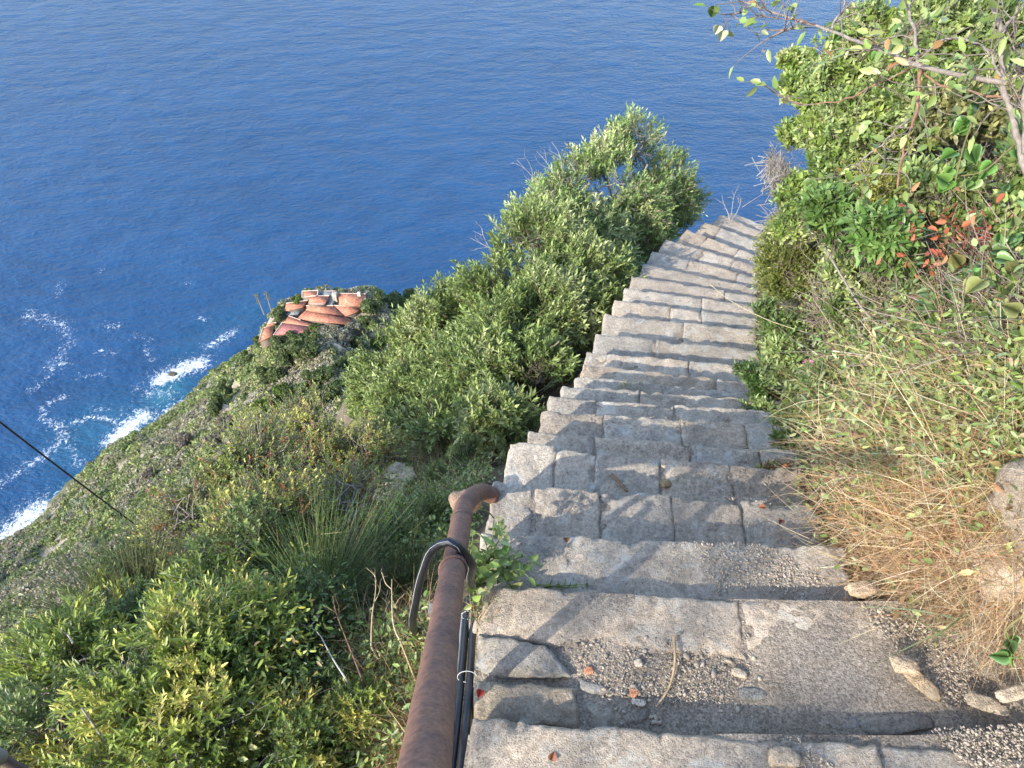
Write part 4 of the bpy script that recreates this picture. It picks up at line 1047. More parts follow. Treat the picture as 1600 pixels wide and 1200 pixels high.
bc = Buf(); SMI_ = [(.10, .20, .05), (.14, .25, .07), (.18, .28, .10)]
cover(bc, [(1220, 330), (1300, 40), (1640, 0), (1640, 640), (1200, 640), (1180, 480)], 6000, 4, .036, .42, G_BRIGHT + GRN + [(.3, .3, .1), (.09, .13, .05)], .38, .1)
cover(bc, [(1160, 480), (1300, 420), (1640, 520), (1640, 800), (1240, 800), (1170, 640)], 8500, 5, .028, .34, GRN + G_BRIGHT + [(.16, .2, .1), (.3, .3, .12)], .26, .05)
cover(bc, [(1240, 780), (1640, 700), (1640, 1060), (1500, 1060), (1330, 920)], 2300, 6, .03, .45, GRN + [(.3, .17, .08), (.36, .2, .1), (.4, .34, .15)], .2, .02)
cover(bc, [(1330, 120), (1640, 100), (1640, 620), (1330, 560)], 420, 14, .048, .5, SMI_ + [(.28, .26, .1)], .42, .15, True)
for poly, nn, sd_ in [([(1640, 100), (2500, 60), (2700, 700), (1640, 640)], 5200, 15), ([(1640, 640), (2700, 700), (2700, 1250), (1800, 1250), (1640, 1100)], 3200, 16), ([(-500, 1050), (500, 1210), (600, 1500), (-600, 1500)], 3500, 17)]:
    cover(bc, poly, nn, sd_, .04, .42, GRN + G_BRIGHT + [(.3, .28, .12)], .35, .05)      # the slopes go on outside the picture
tag(bc.build('undergrowth', M['leaf'], origin=hit1(1400, 550)), 'mixed leafy undergrowth covering the bank right of the steps', 'undergrowth', kind='stuff')

dgr = Buf()
L_ = (-.75, -.35, .5)
grass_on(dgr, [(1300, 640), (1460, 560), (1640, 620), (1640, 900), (1560, 1090), (1420, 1040), (1320, 930), (1260, 800)], 5200, 6, .24, .0026, STRAW + RUSTY, L_, .75, 1.0, .03)
grass_on(dgr, [(1380, 740), (1560, 720), (1640, 900), (1600, 1090), (1480, 1080), (1340, 920)], 3600, 7, .17, .0024, RUSTY + STRAW + STRAW + STRAW, L_, .9, 1.1, .06)
grass_on(dgr, [(1440, 900), (1640, 850), (1640, 1100), (1540, 1100), (1420, 1010)], 2300, 8, .2, .0026, [(.55, .46, .33), (.6, .53, .42), (.46, .35, .22)], (-.7, -.5, .25), .7, 1.0, .03)
grass_on(dgr, [(1150, 440), (1230, 430), (1260, 700), (1200, 720), (1150, 600)], 1400, 9, .11, .0024, STRAW + GRN, L_, .7, .9, .02)
grass_on(dgr, [(1250, 420), (1600, 380), (1640, 640), (1240, 640)], 1700, 10, .22, .0022, STRAW + [(.36, .33, .14), (.28, .28, .1)], L_, .8, 1.0, .08)
grass_on(dgr, [(1330, 560), (1640, 540), (1640, 900), (1480, 1020), (1330, 880), (1270, 760)], 1500, 12, .30, .0028, STRAW, (-.35, -.25, .9), .35, .45, .05)
grass_on(dgr, [(1640, 500), (2700, 500), (2700, 1250), (1750, 1250), (1640, 1100)], 4000, 13, .26, .003, STRAW + RUSTY + GRN, (-.5, -.3, .7), .6, .8, .03)
tag(dgr.build('dry_grass', M['dry'], origin=hit1(1450, 800)), 'matted straw and rust coloured dry grass on the bank right of the steps', 'grass', kind='stuff')

cb = Buf(); cover(cb, [(1180, 450), (1300, 380), (1640, 480), (1640, 760), (1250, 760), (1180, 640)], 6500, 7, .034, .36, GRN + GRN + [(.22, .25, .13), (.3, .24, .14)], .16, .12)
tag(cb.build('weeds', M['leaf'], origin=hit1(1350, 600)), 'light green weeds over the middle of the bank right of the steps', 'weeds', kind='stuff')
# distinct plants of the bank
def bush_at(u, v, d, seed, rad, ntips, lpt, L, W, pal, label, nl=6, flat=.8, **kw):
    c = A_(u, v, d); base = None
    for f in np.arange(.0, 1.6, .1):                             # nearest spot of the bank under or behind it
        q = np.array([c[0] + f, c[1] + .15 * f, 0]); q[2] = tz(q) - .03
        if base is None or np.linalg.norm(q - c) < np.linalg.norm(base - c) - .03: base = q
    kw.setdefault('limb', .007)
    r = np.random.RandomState(seed); lob = []
    for i in range(nl):
        o = norm(r.randn(3)) * rad * r.uniform(.2, .62); rr = rad * r.uniform(.38, .55); lob.append(tuple(c + o - base) + (rr, rr, rr * flat))
    return make_shrub(kw.pop('name', 'shrub'), base, label, 'shrub', shrub_geo(seed, lob, ntips, lpt, L, W, pal, base=(0, 0, 0), **kw))
bush_at(1300, 110, 5.0, 51, .42, 1100, 12, .04, .017, G_BRIGHT, 'bright yellow green shrub against the sea at the top of the right bank', twig=.14, open_=.05, wood=GREYW, whorl=.5)
bush_at(1255, 105, 5.2, 52, .20, 300, 12, .042, .018, G_BRIGHT + [(.38, .4, .16)], 'pale leaf rosettes at the very left tip of the bright shrub by the sea', twig=.12, open_=.05, wood=GREYW, whorl=.6, nl=3)
bush_at(1340, 110, 4.5, 90, .40, 800, 10, .042, .017, G_BRIGHT + GRN, 'leafy shrub behind the crossing of grey branch and orange leaves', twig=.16, nl=8)
bush_at(1330, 250, 4.2, 91, .36, 700, 10, .042, .017, GRN + G_BRIGHT, 'leafy shrub left of the heath, half way down the bank edge', twig=.16, nl=8)
bush_at(1450, 60, 4.0, 80, .45, 1000, 10, .046, .019, G_BRIGHT + GRN, 'leafy shrub behind the fork of the gnarled branches at the top', twig=.18, nl=8)
bush_at(1560, 40, 3.8, 81, .45, 800, 10, .046, .019, GRN + GRN + G_BRIGHT, 'leafy shrub behind the gnarled trunk in the top right corner', twig=.18, nl=8)
bush_at(1380, 170, 4.0, 82, .40, 850, 10, .044, .018, G_BRIGHT + GRN, 'leafy shrub behind the hanging brown stem at the top of the bank', twig=.16, nl=8)
bush_at(1500, 190, 3.6, 83, .40, 650, 10, .046, .018, GRN + [(.3, .3, .12)], 'dull green shrub behind the vine at the upper right', twig=.16, nl=8)
bush_at(1270, 190, 4.9, 84, .34, 800, 11, .04, .016, G_BRIGHT, 'yellow green shrub by the sea just under the brightest one', twig=.14, nl=7)
bush_at(1270, 320, 4.6, 85, .34, 800, 11, .034, .013, GRN + G_BRIGHT, 'mid green shrub beside the bare spiny one at the edge of the bank', twig=.14, nl=7)
bush_at(1440, 300, 3.3, 86, .30, 500, 9, .05, .02, GRN + G_BRIGHT, 'leafy shrub between the heath and the red dead leaves', twig=.15, nl=6)
bush_at(1600, 300, 2.9, 87, .28, 350, 9, .05, .02, GRN, 'leafy shrub at the right edge behind the heart shaped leaves', twig=.15, nl=6)
bush_at(1330, 430, 3.8, 88, .28, 550, 11, .036, .013, GRN + [(.24, .28, .1)], 'green shrub crossed by the dark diagonal branch', twig=.13, nl=6)
bush_at(1430, 430, 3.1, 89, .22, 330, 10, .044, .013, [(.14, .2, .08), (.2, .26, .11), (.26, .3, .14)], 'pale leaved plant around the pink flowers', twig=.13, nl=6)
bush_at(1365, 60, 4.4, 53, .36, 800, 11, .042, .017, G_BRIGHT + GRN, 'green shrub behind the grey branch at the top of the bank', twig=.15, open_=.1, wood=GREYW)
bush_at(1235, 265, 5.4, 54, .30, 500, 6, .02, .007, [(.12, .12, .07), (.2, .18, .1)], 'bare spiny grey shrub jutting towards the sea', twig=.2, open_=.1, wood=(.34, .31, .29), bare=.75, tw=.003)
bush_at(1225, 330, 5.6, 55, .22, 350, 6, .02, .007, [(.12, .12, .07), (.2, .18, .1)], 'lower bare spiny shrub beside the top of the visible steps', twig=.18, open_=.1, wood=(.3, .27, .25), bare=.75, tw=.003)
bush_at(1300, 230, 4.4, 56, .36, 800, 11, .045, .02, G_BRIGHT + GRN, 'leafy green shrub below the bright one at the top of the bank', twig=.15, open_=.05, wood=GREYW)
bush_at(1240, 400, 5.2, 57, .44, 1700, 13, .026, .009, [(.12, .15, .03), (.17, .2, .045), (.23, .25, .06)], 'fine leaved yellow green shrub leaning over the bend of the steps', twig=.13, open_=-.1, whorl=.1)
bush_at(1375, 290, 3.2, 58, .15, 420, 14, .018, .006, [(.2, .22, .04), (.26, .27, .06)], 'small yellow green heath in the middle of the bank', twig=.1, open_=-.1)
bush_at(1390, 370, 2.9, 59, .24, 330, 9, .052, .018, [(.09, .18, .04), (.13, .23, .06), (.18, .27, .08)], 'glossy long leaved shrub in the middle of the right bank', twig=.16, open_=.05, alpha=(40, 75))
bush_at(1310, 330, 3.5, 60, .2, 220, 9, .055, .018, [(.08, .15, .035), (.12, .2, .05)], 'long leaved sprig pointing at the sea from the middle of the bank', twig=.18, open_=.05, alpha=(40, 70))
bush_at(1185, 590, 4.35, 61, .16, 330, 12, .034, .011, [(.05, .10, .025), (.08, .15, .035), (.12, .19, .06)], 'small dark green shrub spreading over the right end of a middle step', twig=.11, open_=-.05)
bush_at(1215, 505, 4.7, 62, .2, 420, 11, .036, .013, [(.07, .12, .03), (.10, .16, .04), (.14, .19, .06)], 'grey green low shrub on the right edge above the middle steps', twig=.12)
bush_at(1290, 480, 3.9, 63, .28, 600, 11, .034, .011, [(.10, .15, .04), (.15, .2, .07), (.2, .24, .1)], 'soft grey green leafy clump on the bank beside the middle steps', twig=.13)
bush_at(1290, 600, 3.3, 64, .24, 420, 12, .042, .009, [(.13, .19, .06), (.18, .23, .09), (.12, .17, .07)], 'narrow leaved valerian clump on the bank above the fifth step', twig=.13)
bush_at(1520, 470, 2.6, 65, .2, 230, 8, .065, .022, [(.12, .2, .06), (.16, .24, .09), (.1, .17, .05)], 'broad leaved grey green plant at the right, below the red dead leaves', twig=.15, alpha=(40, 75))
bush_at(1590, 600, 2.4, 66, .2, 260, 8, .05, .016, [(.1, .17, .04), (.14, .21, .06), (.3, .3, .1)], 'leafy green plant at the right edge above the large boulder', twig=.15)
bush_at(1180, 650, 3.95, 92, .15, 260, 11, .034, .012, GRN, 'green low shrub at the right end of the seventh step', twig=.1)
bush_at(1205, 760, 3.05, 93, .11, 130, 9, .034, .013, GRN + [(.3, .2, .1)], 'small green plant at the right end of the fourth step', twig=.09, nl=4)
bush_at(1240, 560, 3.9, 94, .22, 420, 11, .036, .012, GRN + [(.2, .25, .12)], 'mid green shrub above the right end of the middle steps', twig=.12)
bush_at(1215, 690, 3.5, 67, .12, 150, 9, .036, .012, [(.11, .18, .04), (.16, .23, .06)], 'low green plant at the right end of the sixth step', twig=.1)
bush_at(1245, 640, 3.7, 68, .14, 170, 9, .046, .017, G_BRIGHT, 'bright low leafy plant right of the sixth and seventh steps', twig=.1)
bush_at(1240, 870, 2.62, 69, .09, 60, 8, .04, .015, G_BRIGHT, 'small yellow green plant at the right end of the third step', twig=.1, nl=3)
bush_at(1300, 900, 2.45, 70, .11, 80, 8, .04, .013, GRN, 'low green plant with blades where the second step meets the bank', twig=.1, nl=3)
bush_at(1400, 870, 2.3, 71, .1, 60, 7, .045, .02, G_BRIGHT, 'bright leafy seedling in the dry grass right of the third step', twig=.1, nl=3)
bush_at(1560, 900, 2.1, 72, .12, 90, 7, .045, .02, [(.06, .12, .03), (.09, .16, .04)], 'dark green plant at the foot of the large boulder', twig=.1, nl=4)

# vine with heart shaped leaves
def vine(pts, n, L, pal, label, seed, n_side=.5):
    r = np.random.RandomState(seed); path = smooth_path(pts, 40) ; o = path[0]
    root = thing('vine', o, label, 'vine'); b = Buf(); tubes(b, path - o, np.linspace(.004, .002, 40), 6, (.2, .17, .07)); b.build('stem', M['bark'], root)
    k = np.linspace(2, 38, n).astype(int); P = path[k] - o; view = norm(-path[k] + [0, 0, H])
    d = norm(.7 * r.randn(n, 3) + [-.3, -.2, -.5]); up = norm(view + .55 * r.randn(n, 3) + [0, 0, .5])
    P2 = P + d * .03; wb_ = Buf(); tubes(wb_, np.stack([P, P2], 1), np.full((n, 2), .0016), 4, (.15, .22, .06)); wb_.build('leaf_stalks', M['bark'], root)
    lf = Buf(); hearts(lf, P2, d, up, L * r.uniform(.65, 1.2, n), pick(r, pal, n, .15)); lf.build('foliage', M['leaf'], root)
SMI = [(.10, .21, .04), (.14, .27, .06), (.18, .31, .08), (.09, .18, .05)]
vine([A_(1560, 130, 2.5), A_(1520, 190, 2.35), A_(1500, 250, 2.3), A_(1490, 300, 2.3)], 13, .05, SMI, 'glossy vine of large heart shaped leaves hanging at the upper right', 1)
vine([A_(1620, 180, 2.4), A_(1570, 240, 2.35), A_(1530, 270, 2.35), A_(1500, 275, 2.35)], 11, .048, SMI, 'vine of large heart shaped leaves reaching in from the right edge', 2)
vine([A_(1610, 320, 2.4), A_(1570, 380, 2.35), A_(1545, 430, 2.35), A_(1530, 470, 2.35)], 10, .052, SMI + [(.2, .27, .1)], 'lower vine of pale heart shaped leaves at the right edge', 3)
vine([A_(1500, 700, 2.3), A_(1490, 745, 2.2), A_(1480, 790, 2.15)], 4, .042, SMI, 'short vine with a few heart shaped leaves in the dry grass', 4)
vine([A_(1420, 100, 3.0), A_(1360, 60, 3.1), A_(1300, 30, 3.3)], 10, .045, SMI + [(.3, .3, .06)], 'vine twined along the grey branch at the top', 5)
vine([A_(1640, 840, 1.95), A_(1590, 880, 2.0), A_(1560, 930, 2.0)], 8, .042, SMI, 'vine of heart shaped leaves below the boulder at the right edge', 6)
vine([A_(1600, 960, 1.8), A_(1570, 990, 1.8), A_(1600, 1030, 1.75)], 6, .034, SMI, 'small vine among the dry grass at the bottom right', 7)
# red dead leaves
dl_ = Buf(); dw_ = Buf(); r = np.random.RandomState(8); n = 130
P = at(1500 + 42 * r.randn(n), 375 + 38 * r.randn(n), 2.75 + .1 * r.randn(n))
oval(dl_, P, norm(r.randn(n, 3) + [0, 0, -.6]), r.randn(n, 3), .042 * r.uniform(.6, 1.2, n), .019 * r.uniform(.6, 1.2, n), pick(r, [(.36, .10, .055), (.3, .075, .05), (.42, .17, .09), (.2, .07, .05), (.3, .16, .09)], n), .35)
pr = A_(1510, 420, 2.9)
for i in range(14): tubes(dw_, curve(pr, P[i * 7], r, 6, .1), np.linspace(.003, .0015, 6), 4, (.22, .12, .09))
wbr = thing('withered_branch', pr, 'withered branch with brick red dead leaves in the right bank', 'branch')
dw_.build('twigs', M['bark'], wbr, pr); dl_.build('dead_leaves', M['dry'], wbr, pr)

# the gnarled grey shrub whose branches cross the top right corner
root_p = A_(1660, 420, 2.3)
gn = thing('gnarled_shrub', root_p, 'gnarled grey branched shrub crossing the top right corner, leaves turning orange', 'shrub')
wd = Buf(); lf = Buf(); r = np.random.RandomState(4)
BR = [([(1660, 420, 2.3), (1600, 240, 2.25), (1572, 130, 2.25), (1565, 60, 2.25), (1540, -20, 2.3)], .0165, .010),
      ([(1572, 130, 2.25), (1500, 118, 2.3), (1435, 100, 2.4), (1400, 82, 2.5), (1350, 62, 2.65), (1270, 35, 2.8), (1160, 2, 3.0)], .012, .0045),
      ([(1600, 240, 2.25), (1610, 120, 2.2), (1640, 20, 2.2)], .012, .008),
      ([(1435, 104, 2.4), (1425, 50, 2.4), (1405, -15, 2.45)], .008, .006),
      ([(1440, 100, 2.4), (1420, 190, 2.45), (1402, 296, 2.5)], .0085, .0045),
      ([(1420, 185, 2.45), (1370, 240, 2.6), (1325, 270, 2.7)], .006, .0035),
      ([(1565, 120, 2.25), (1520, 70, 2.3), (1470, 62, 2.35), (1440, 90, 2.4)], .006, .004),
      ([(1440, 98, 2.4), (1340, 142, 2.6), (1240, 155, 2.8), (1205, 142, 2.85)], .0048, .0025),
      ([(1300, 45, 2.75), (1320, -20, 2.75)], .006, .004), ([(1345, 60, 2.66), (1415, 70, 2.5), (1450, 20, 2.45)], .005, .003),
      ([(1168, 4, 3.0), (1150, 26, 3.0), (1136, 34, 3.0)], .003, .0015), ([(1262, 32, 2.8), (1230, 40, 2.85), (1205, 48, 2.9)], .0035, .001),
      ([(1275, 38, 2.8), (1245, 30, 2.85), (1180, 27, 2.9)], .003, .001), ([(1560, 60, 2.25), (1590, 10, 2.2)], .007, .005),
      ([(1402, 72, 2.5), (1470, 130, 2.4), (1560, 150, 2.3), (1640, 145, 2.2)], .004, .006), ([(1640, 420, 2.3), (1560, 470, 2.3), (1500, 500, 2.4)], .007, .003),
      ([(1560, 480, 2.3), (1600, 455, 2.2), (1650, 440, 2.1)], .008, .006)]
ends = []
for pts, r0, r1 in BR:
    path = smooth_path([A_(*q) - root_p for q in pts], 30); path += .003 * np.cumsum(r.randn(30, 3), 0) * np.sin(np.linspace(0, np.pi, 30))[:, None]
    r0, r1 = r0 * .72, r1 * .72
    tubes(wd, path, np.linspace(r0, r1, 30) * (1 + .08 * r.randn(30)), 8, (.24, .205, .18) if r0 > .0036 and pts[-1][1] < 290 else REDW)
    for j in range(9):
        i = r.randint(8, 29); e = path[i] + norm(r.randn(3) + [-.2, 0, .3]) * r.uniform(.08, .25)
        q = curve(path[i], e, r, 5, .15); tubes(wd, q, np.linspace(.0028, .001, 5), 4, (.2, .165, .14)); ends.append((e, norm(e - path[i])))
wd.build('branches', M['bark'], gn, smooth=True)
P = np.array([e for e, _ in ends]); D = np.array([d for _, d in ends])
for k in range(4):
    n = len(P); m = r.rand(n) < np.where(P[:, 0] + root_p[0] < .95, .38, .62)
    oval(lf, P[m] - D[m] * .02 * k, norm(D[m] + .8 * r.randn(m.sum(), 3)), norm(r.randn(m.sum(), 3) * .5 + [-.3, -.3, 1]), .05 * r.uniform(.6, 1.2, m.sum()), .024 * r.uniform(.7, 1.2, m.sum()), pick(r, GRN + G_BRIGHT + GRN + [(.42, .24, .09)], m.sum()))
lf.build('foliage', M['leaf'], gn)
hp = A_(1126, 45, 3.0); b = Buf(); n = 5                           # leaf pair hanging from the tip
hearts(b, np.array([A_(1116, 10, 3.0), A_(1124, 40, 3.0), A_(1130, 48, 3.0)]), np.array([[0, 0, -1.], [-.3, 0, -1], [.05, 0, -1]]), norm(np.array([[0, -1, .4], [0, -1., .6], [.3, -1, .5]])), np.array([.05, .04, .05]), np.array([(.12, .2, .05), (.5, .52, .38), (.5, .52, .38)]))
tubes(b, np.array([A_(1136, 34, 3.0), A_(1128, 42, 3.0)]), np.array([.0014, .0012]), 4, (.2, .15, .1)); tubes(b, np.array([A_(1160, 2, 3.0), A_(1116, 8, 3.0)]), np.array([.002, .0012]), 4, (.2, .15, .1))
tubes(b, np.array([A_(1136, 34, 3.0), A_(1116, 8, 3.0)]), np.array([.0012, .0012]), 4, (.2, .15, .1)); b.build('leaf_cluster', M['leaf'], gn, root_p)

# pink valerian flowers
for i, (u, v, d, lb) in enumerate([(1427, 460, 3.0, 'pink flower head beside the glossy long leaved shrub on the right bank'), (1436, 506, 2.9, 'pink flower head below another in the upper middle of the right bank'), (1262, 566, 3.5, 'pink flower head above the narrow leaved clump near the middle steps'), (1188, 695, 3.5, 'small pink flower leaning over the sixth step')]):
    p = A_(u, v, d); fl = thing('flower', p, lb, 'flower'); b = Buf(); r = np.random.RandomState(60 + i); n = 60
    q = r.randn(n, 3) * .009; leaves(b, q, norm(q + .005 * r.randn(n, 3)), r.randn(n, 3), np.full(n, .010), np.full(n, .007), pick(r, [(.62, .19, .36), (.7, .3, .45), (.5, .13, .28)], n), .05); b.build('blossom', M['leaf_soft'], fl)
    b = Buf(); g_ = np.array([.08, .03, -.16]); tubes(b, curve([0, 0, 0], g_, r, 6, .1), np.full(6, .0018), 4, (.14, .2, .07)); b.build('stem', M['bark'], fl)

# long single stems lying over the bank
for i, (pts, rd, c, lb) in enumerate([([(1298, 548, 3.3), (1400, 560, 2.9), (1500, 562, 2.6), (1590, 590, 2.3)], .0035, (.6, .5, .4), 'long pale stem lying almost level across the middle of the bank'),
                                      ([(1365, 530, 3.0), (1460, 580, 2.6), (1540, 620, 2.3), (1600, 650, 2.1)], .004, (.4, .42, .14), 'long yellow green stem sloping down to the right edge'),
                                      ([(1285, 380, 3.6), (1320, 440, 3.4), (1350, 485, 3.2), (1410, 545, 3.0)], .006, (.3, .26, .23), 'dark grey branch lying diagonally across the upper bank'),
                                      ([(1110, 445, 5.6), (1150, 475, 5.0), (1200, 500, 4.6), (1260, 520, 4.2)], .003, (.6, .5, .3), 'thin straw stem reaching out over the middle steps'),
                                      ([(1340, 640, 3.0), (1420, 690, 2.6), (1470, 740, 2.4)], .0035, (.55, .47, .3), 'straw stem leaning across the dry grass above the third step'),
                                      ([(1500, 590, 2.4), (1490, 800, 2.15), (1470, 900, 2.1)], .0028, (.6, .5, .33), 'upright straw stem left of the large boulder')]):
    bent_stick('long_stem', [A_(*q) for q in pts], rd, c, lb, 'stem')
# grass tuft with green blades by the second step
gt = Buf(); r = np.random.RandomState(6); n = 90; c0 = A_(1310, 905, 2.42); P = c0 + .03 * r.randn(n, 3) * [1, 1, .3]
d = norm(np.array([-.5, -.1, .8]) + .5 * r.randn(n, 3)); blades(gt, P, d, norm(d + [-.5, -.3, -.9] + .3 * r.randn(n, 3)), .14 * r.uniform(.5, 1.3, n), np.full(n, .005), pick(r, [(.13, .18, .07), (.18, .22, .09), (.34, .25, .12)], n), 6)
tag(gt.build('grass_tuft', M['leaf_soft'], origin=c0), 'grass tuft with arching green blades at the right end of the second step', 'grass tuft')
gt = Buf(); n = 14; c0 = A_(1500, 985, 1.95); P = c0 + .02 * r.randn(n, 3)
d = norm(np.array([-.9, .1, .3]) + .35 * r.randn(n, 3)); blades(gt, P, d, norm(d + [-.3, -.2, -.4]), .2 * r.uniform(.5, 1.2, n), np.full(n, .006), pick(r, [(.2, .26, .13), (.15, .22, .1)], n), 6)
tag(gt.build('grass_tuft', M['leaf_soft'], origin=c0), 'few broad pale green blades lying over the dry grass near the bottom right', 'grass tuft')
gt = Buf(); n = 70; c0 = atz(985, 607, ZL[9] + .01); P = c0 + .05 * r.randn(n, 3) * [1, .5, 0]
d = norm(np.array([0, 0, 1.]) + .5 * r.randn(n, 3)); blades(gt, P, d, norm(d + .6 * r.randn(n, 3)), .05 * r.uniform(.5, 1.3, n), np.full(n, .003), pick(r, [(.3, .3, .16), (.38, .34, .2)], n), 3)
tag(gt.build('grass_tuft', M['dry'], origin=c0), 'small pale tuft of dry grass growing from a joint of a middle step', 'grass tuft')

# ------------------------------------------------------------------ far slope: scrub (uncountable), then single trees
def clumps(buf, C, R, rng, pal_idx, pals, m=90, q=.26, flat=.75):
    N = len(C)
    d = norm(rng.randn(N, m, 3)); d[..., 2] = np.abs(d[..., 2]) * 1.0 - .15
    rr = R[:, None] * rng.uniform(.72, 1.05, (N, m)) * (1 + .18 * vnoise(d * 2.2 + C[:, None] * .7, 3))
    P = C[:, None] + d * rr[..., None] * np.array([1, 1, flat])
    nrm = norm(d + .75 * rng.randn(N, m, 3))
    a = norm(np.cross(nrm, rng.randn(N, m, 3))); b_ = np.cross(nrm, a)
    s = (q * rng.uniform(.5, 1.2, (N, m)) * np.clip(R[:, None] / .9, .7, 1.6))[..., None]
    V = np.stack([P - a * s - b_ * s * .6, P + a * s * .2 - b_ * s, P + a * s + b_ * s * .5, P - a * s * .3 + b_ * s], 2)
    pal = np.array(pals, float)[pal_idx]
    cc = pal[:, None] * (1 + .28 * rng.randn(N, m, 1)) * (1 + .08 * rng.randn(N, m, 3))
    n = N * m
    buf.add(V.reshape(-1, 3), np.arange(n * 4).reshape(n, 4), None, np.repeat(np.clip(cc, .01, .8).reshape(-1, 3), 4, 0))
sb = Buf(); r = np.random.RandomState(31)
N = 17000
X = r.uniform(-150, 25, N); Y = r.uniform(14, 215, N); Z = terrain(X, Y)
far_k = (np.hypot(X, Y) > 36) & (Z > -187) & (np.hypot((X + 50) / 1.5, (Y - 147) / .9) > 9.0)
P3 = np.stack([X, Y, X * 0], -1)
den = fbm(P3 * .06, 3, 51) + .5 * fbm(P3 * .25, 2, 52)
far_k &= den > -.85
X, Y, Z, P3, den = X[far_k], Y[far_k], Z[far_k], P3[far_k], den[far_k]
hue = fbm(P3 * .045, 3, 61) + .7 * fbm(P3 * .3, 2, 62)
pals = [(0.327, 0.3, 0.224), (0.29, 0.288, 0.185), (0.284, 0.299, 0.151), (0.235, 0.284, 0.113), (0.168, 0.219, 0.09), (0.327, 0.372, 0.138), (0.272, 0.288, 0.192)]
ki = np.clip(((hue + .8) / 1.9 * 7).astype(int) + r.randint(-1, 2, len(X)), 0, 6)
R = .7 + 1.1 * r.uniform(0, 1, len(X)) ** 2.2 + .4 * np.clip(den, 0, 1)
near_cam = np.hypot(X, Y) < 45
clumps(sb, np.stack([X, Y, Z + H + R * .1], -1), R, r, ki, pals, 105, .19)
tag(sb.build('hillside_scrub', M['leaf_soft'], origin=(-60, 110, 70)), 'low mixed scrub covering the far slope down to the surf', 'scrub', kind='stuff')

def far_tree_geo(seed, Rm, pal, m=11, q=.2, n=300, grey=False):
    r = np.random.RandomState(seed); lf = Buf(); wd = Buf()
    C = []; 
    for i in range(m):
        a = r.uniform(0, 6.28); d = Rm * r.uniform(.15, .75); C.append((d * math.cos(a), d * math.sin(a), Rm * r.uniform(.55, 1.25)))
    C = np.array(C); RR = Rm * r.uniform(.32, .5, m)
    clumps(lf, C, RR, r, r.randint(0, len(pal), m), pal, n, q, .9)
    for c in C: tubes(wd, curve((0, 0, -.3), c, r, 7, .12), np.linspace(.05, .025, 7) * Rm, 5, (.3, .27, .24) if grey else DKW)
    return wd, lf
FT = {'oak': [make_shrub('tree', (0, 0, 0), 'x', 'tree', far_tree_geo(70 + i, 2.6, [(.08, .11, .045), (.105, .14, .055), (.13, .165, .065)]), lm='leaf_soft', crown='crown', stem='trunk') for i in range(2)],
      'bright': [make_shrub('tree', (0, 0, 0), 'x', 'tree', far_tree_geo(80, 2.3, [(.10, .16, .03), (.13, .19, .04), (.16, .21, .05)]), lm='leaf_soft', crown='crown', stem='trunk')],
      'grey': [make_shrub('shrub', (0, 0, 0), 'x', 'shrub', far_tree_geo(90, 2.0, [(.20, .20, .15), (.24, .23, .18), (.16, .16, .12)], grey=True), lm='leaf_soft')],
      'dry': [make_shrub('shrub', (0, 0, 0), 'x', 'shrub', far_tree_geo(95, 2.0, [(.2, .165, .14), (.16, .13, .11), (.24, .2, .17)], grey=True), lm='leaf_soft')]}
FU = {k: 0 for k in FT}
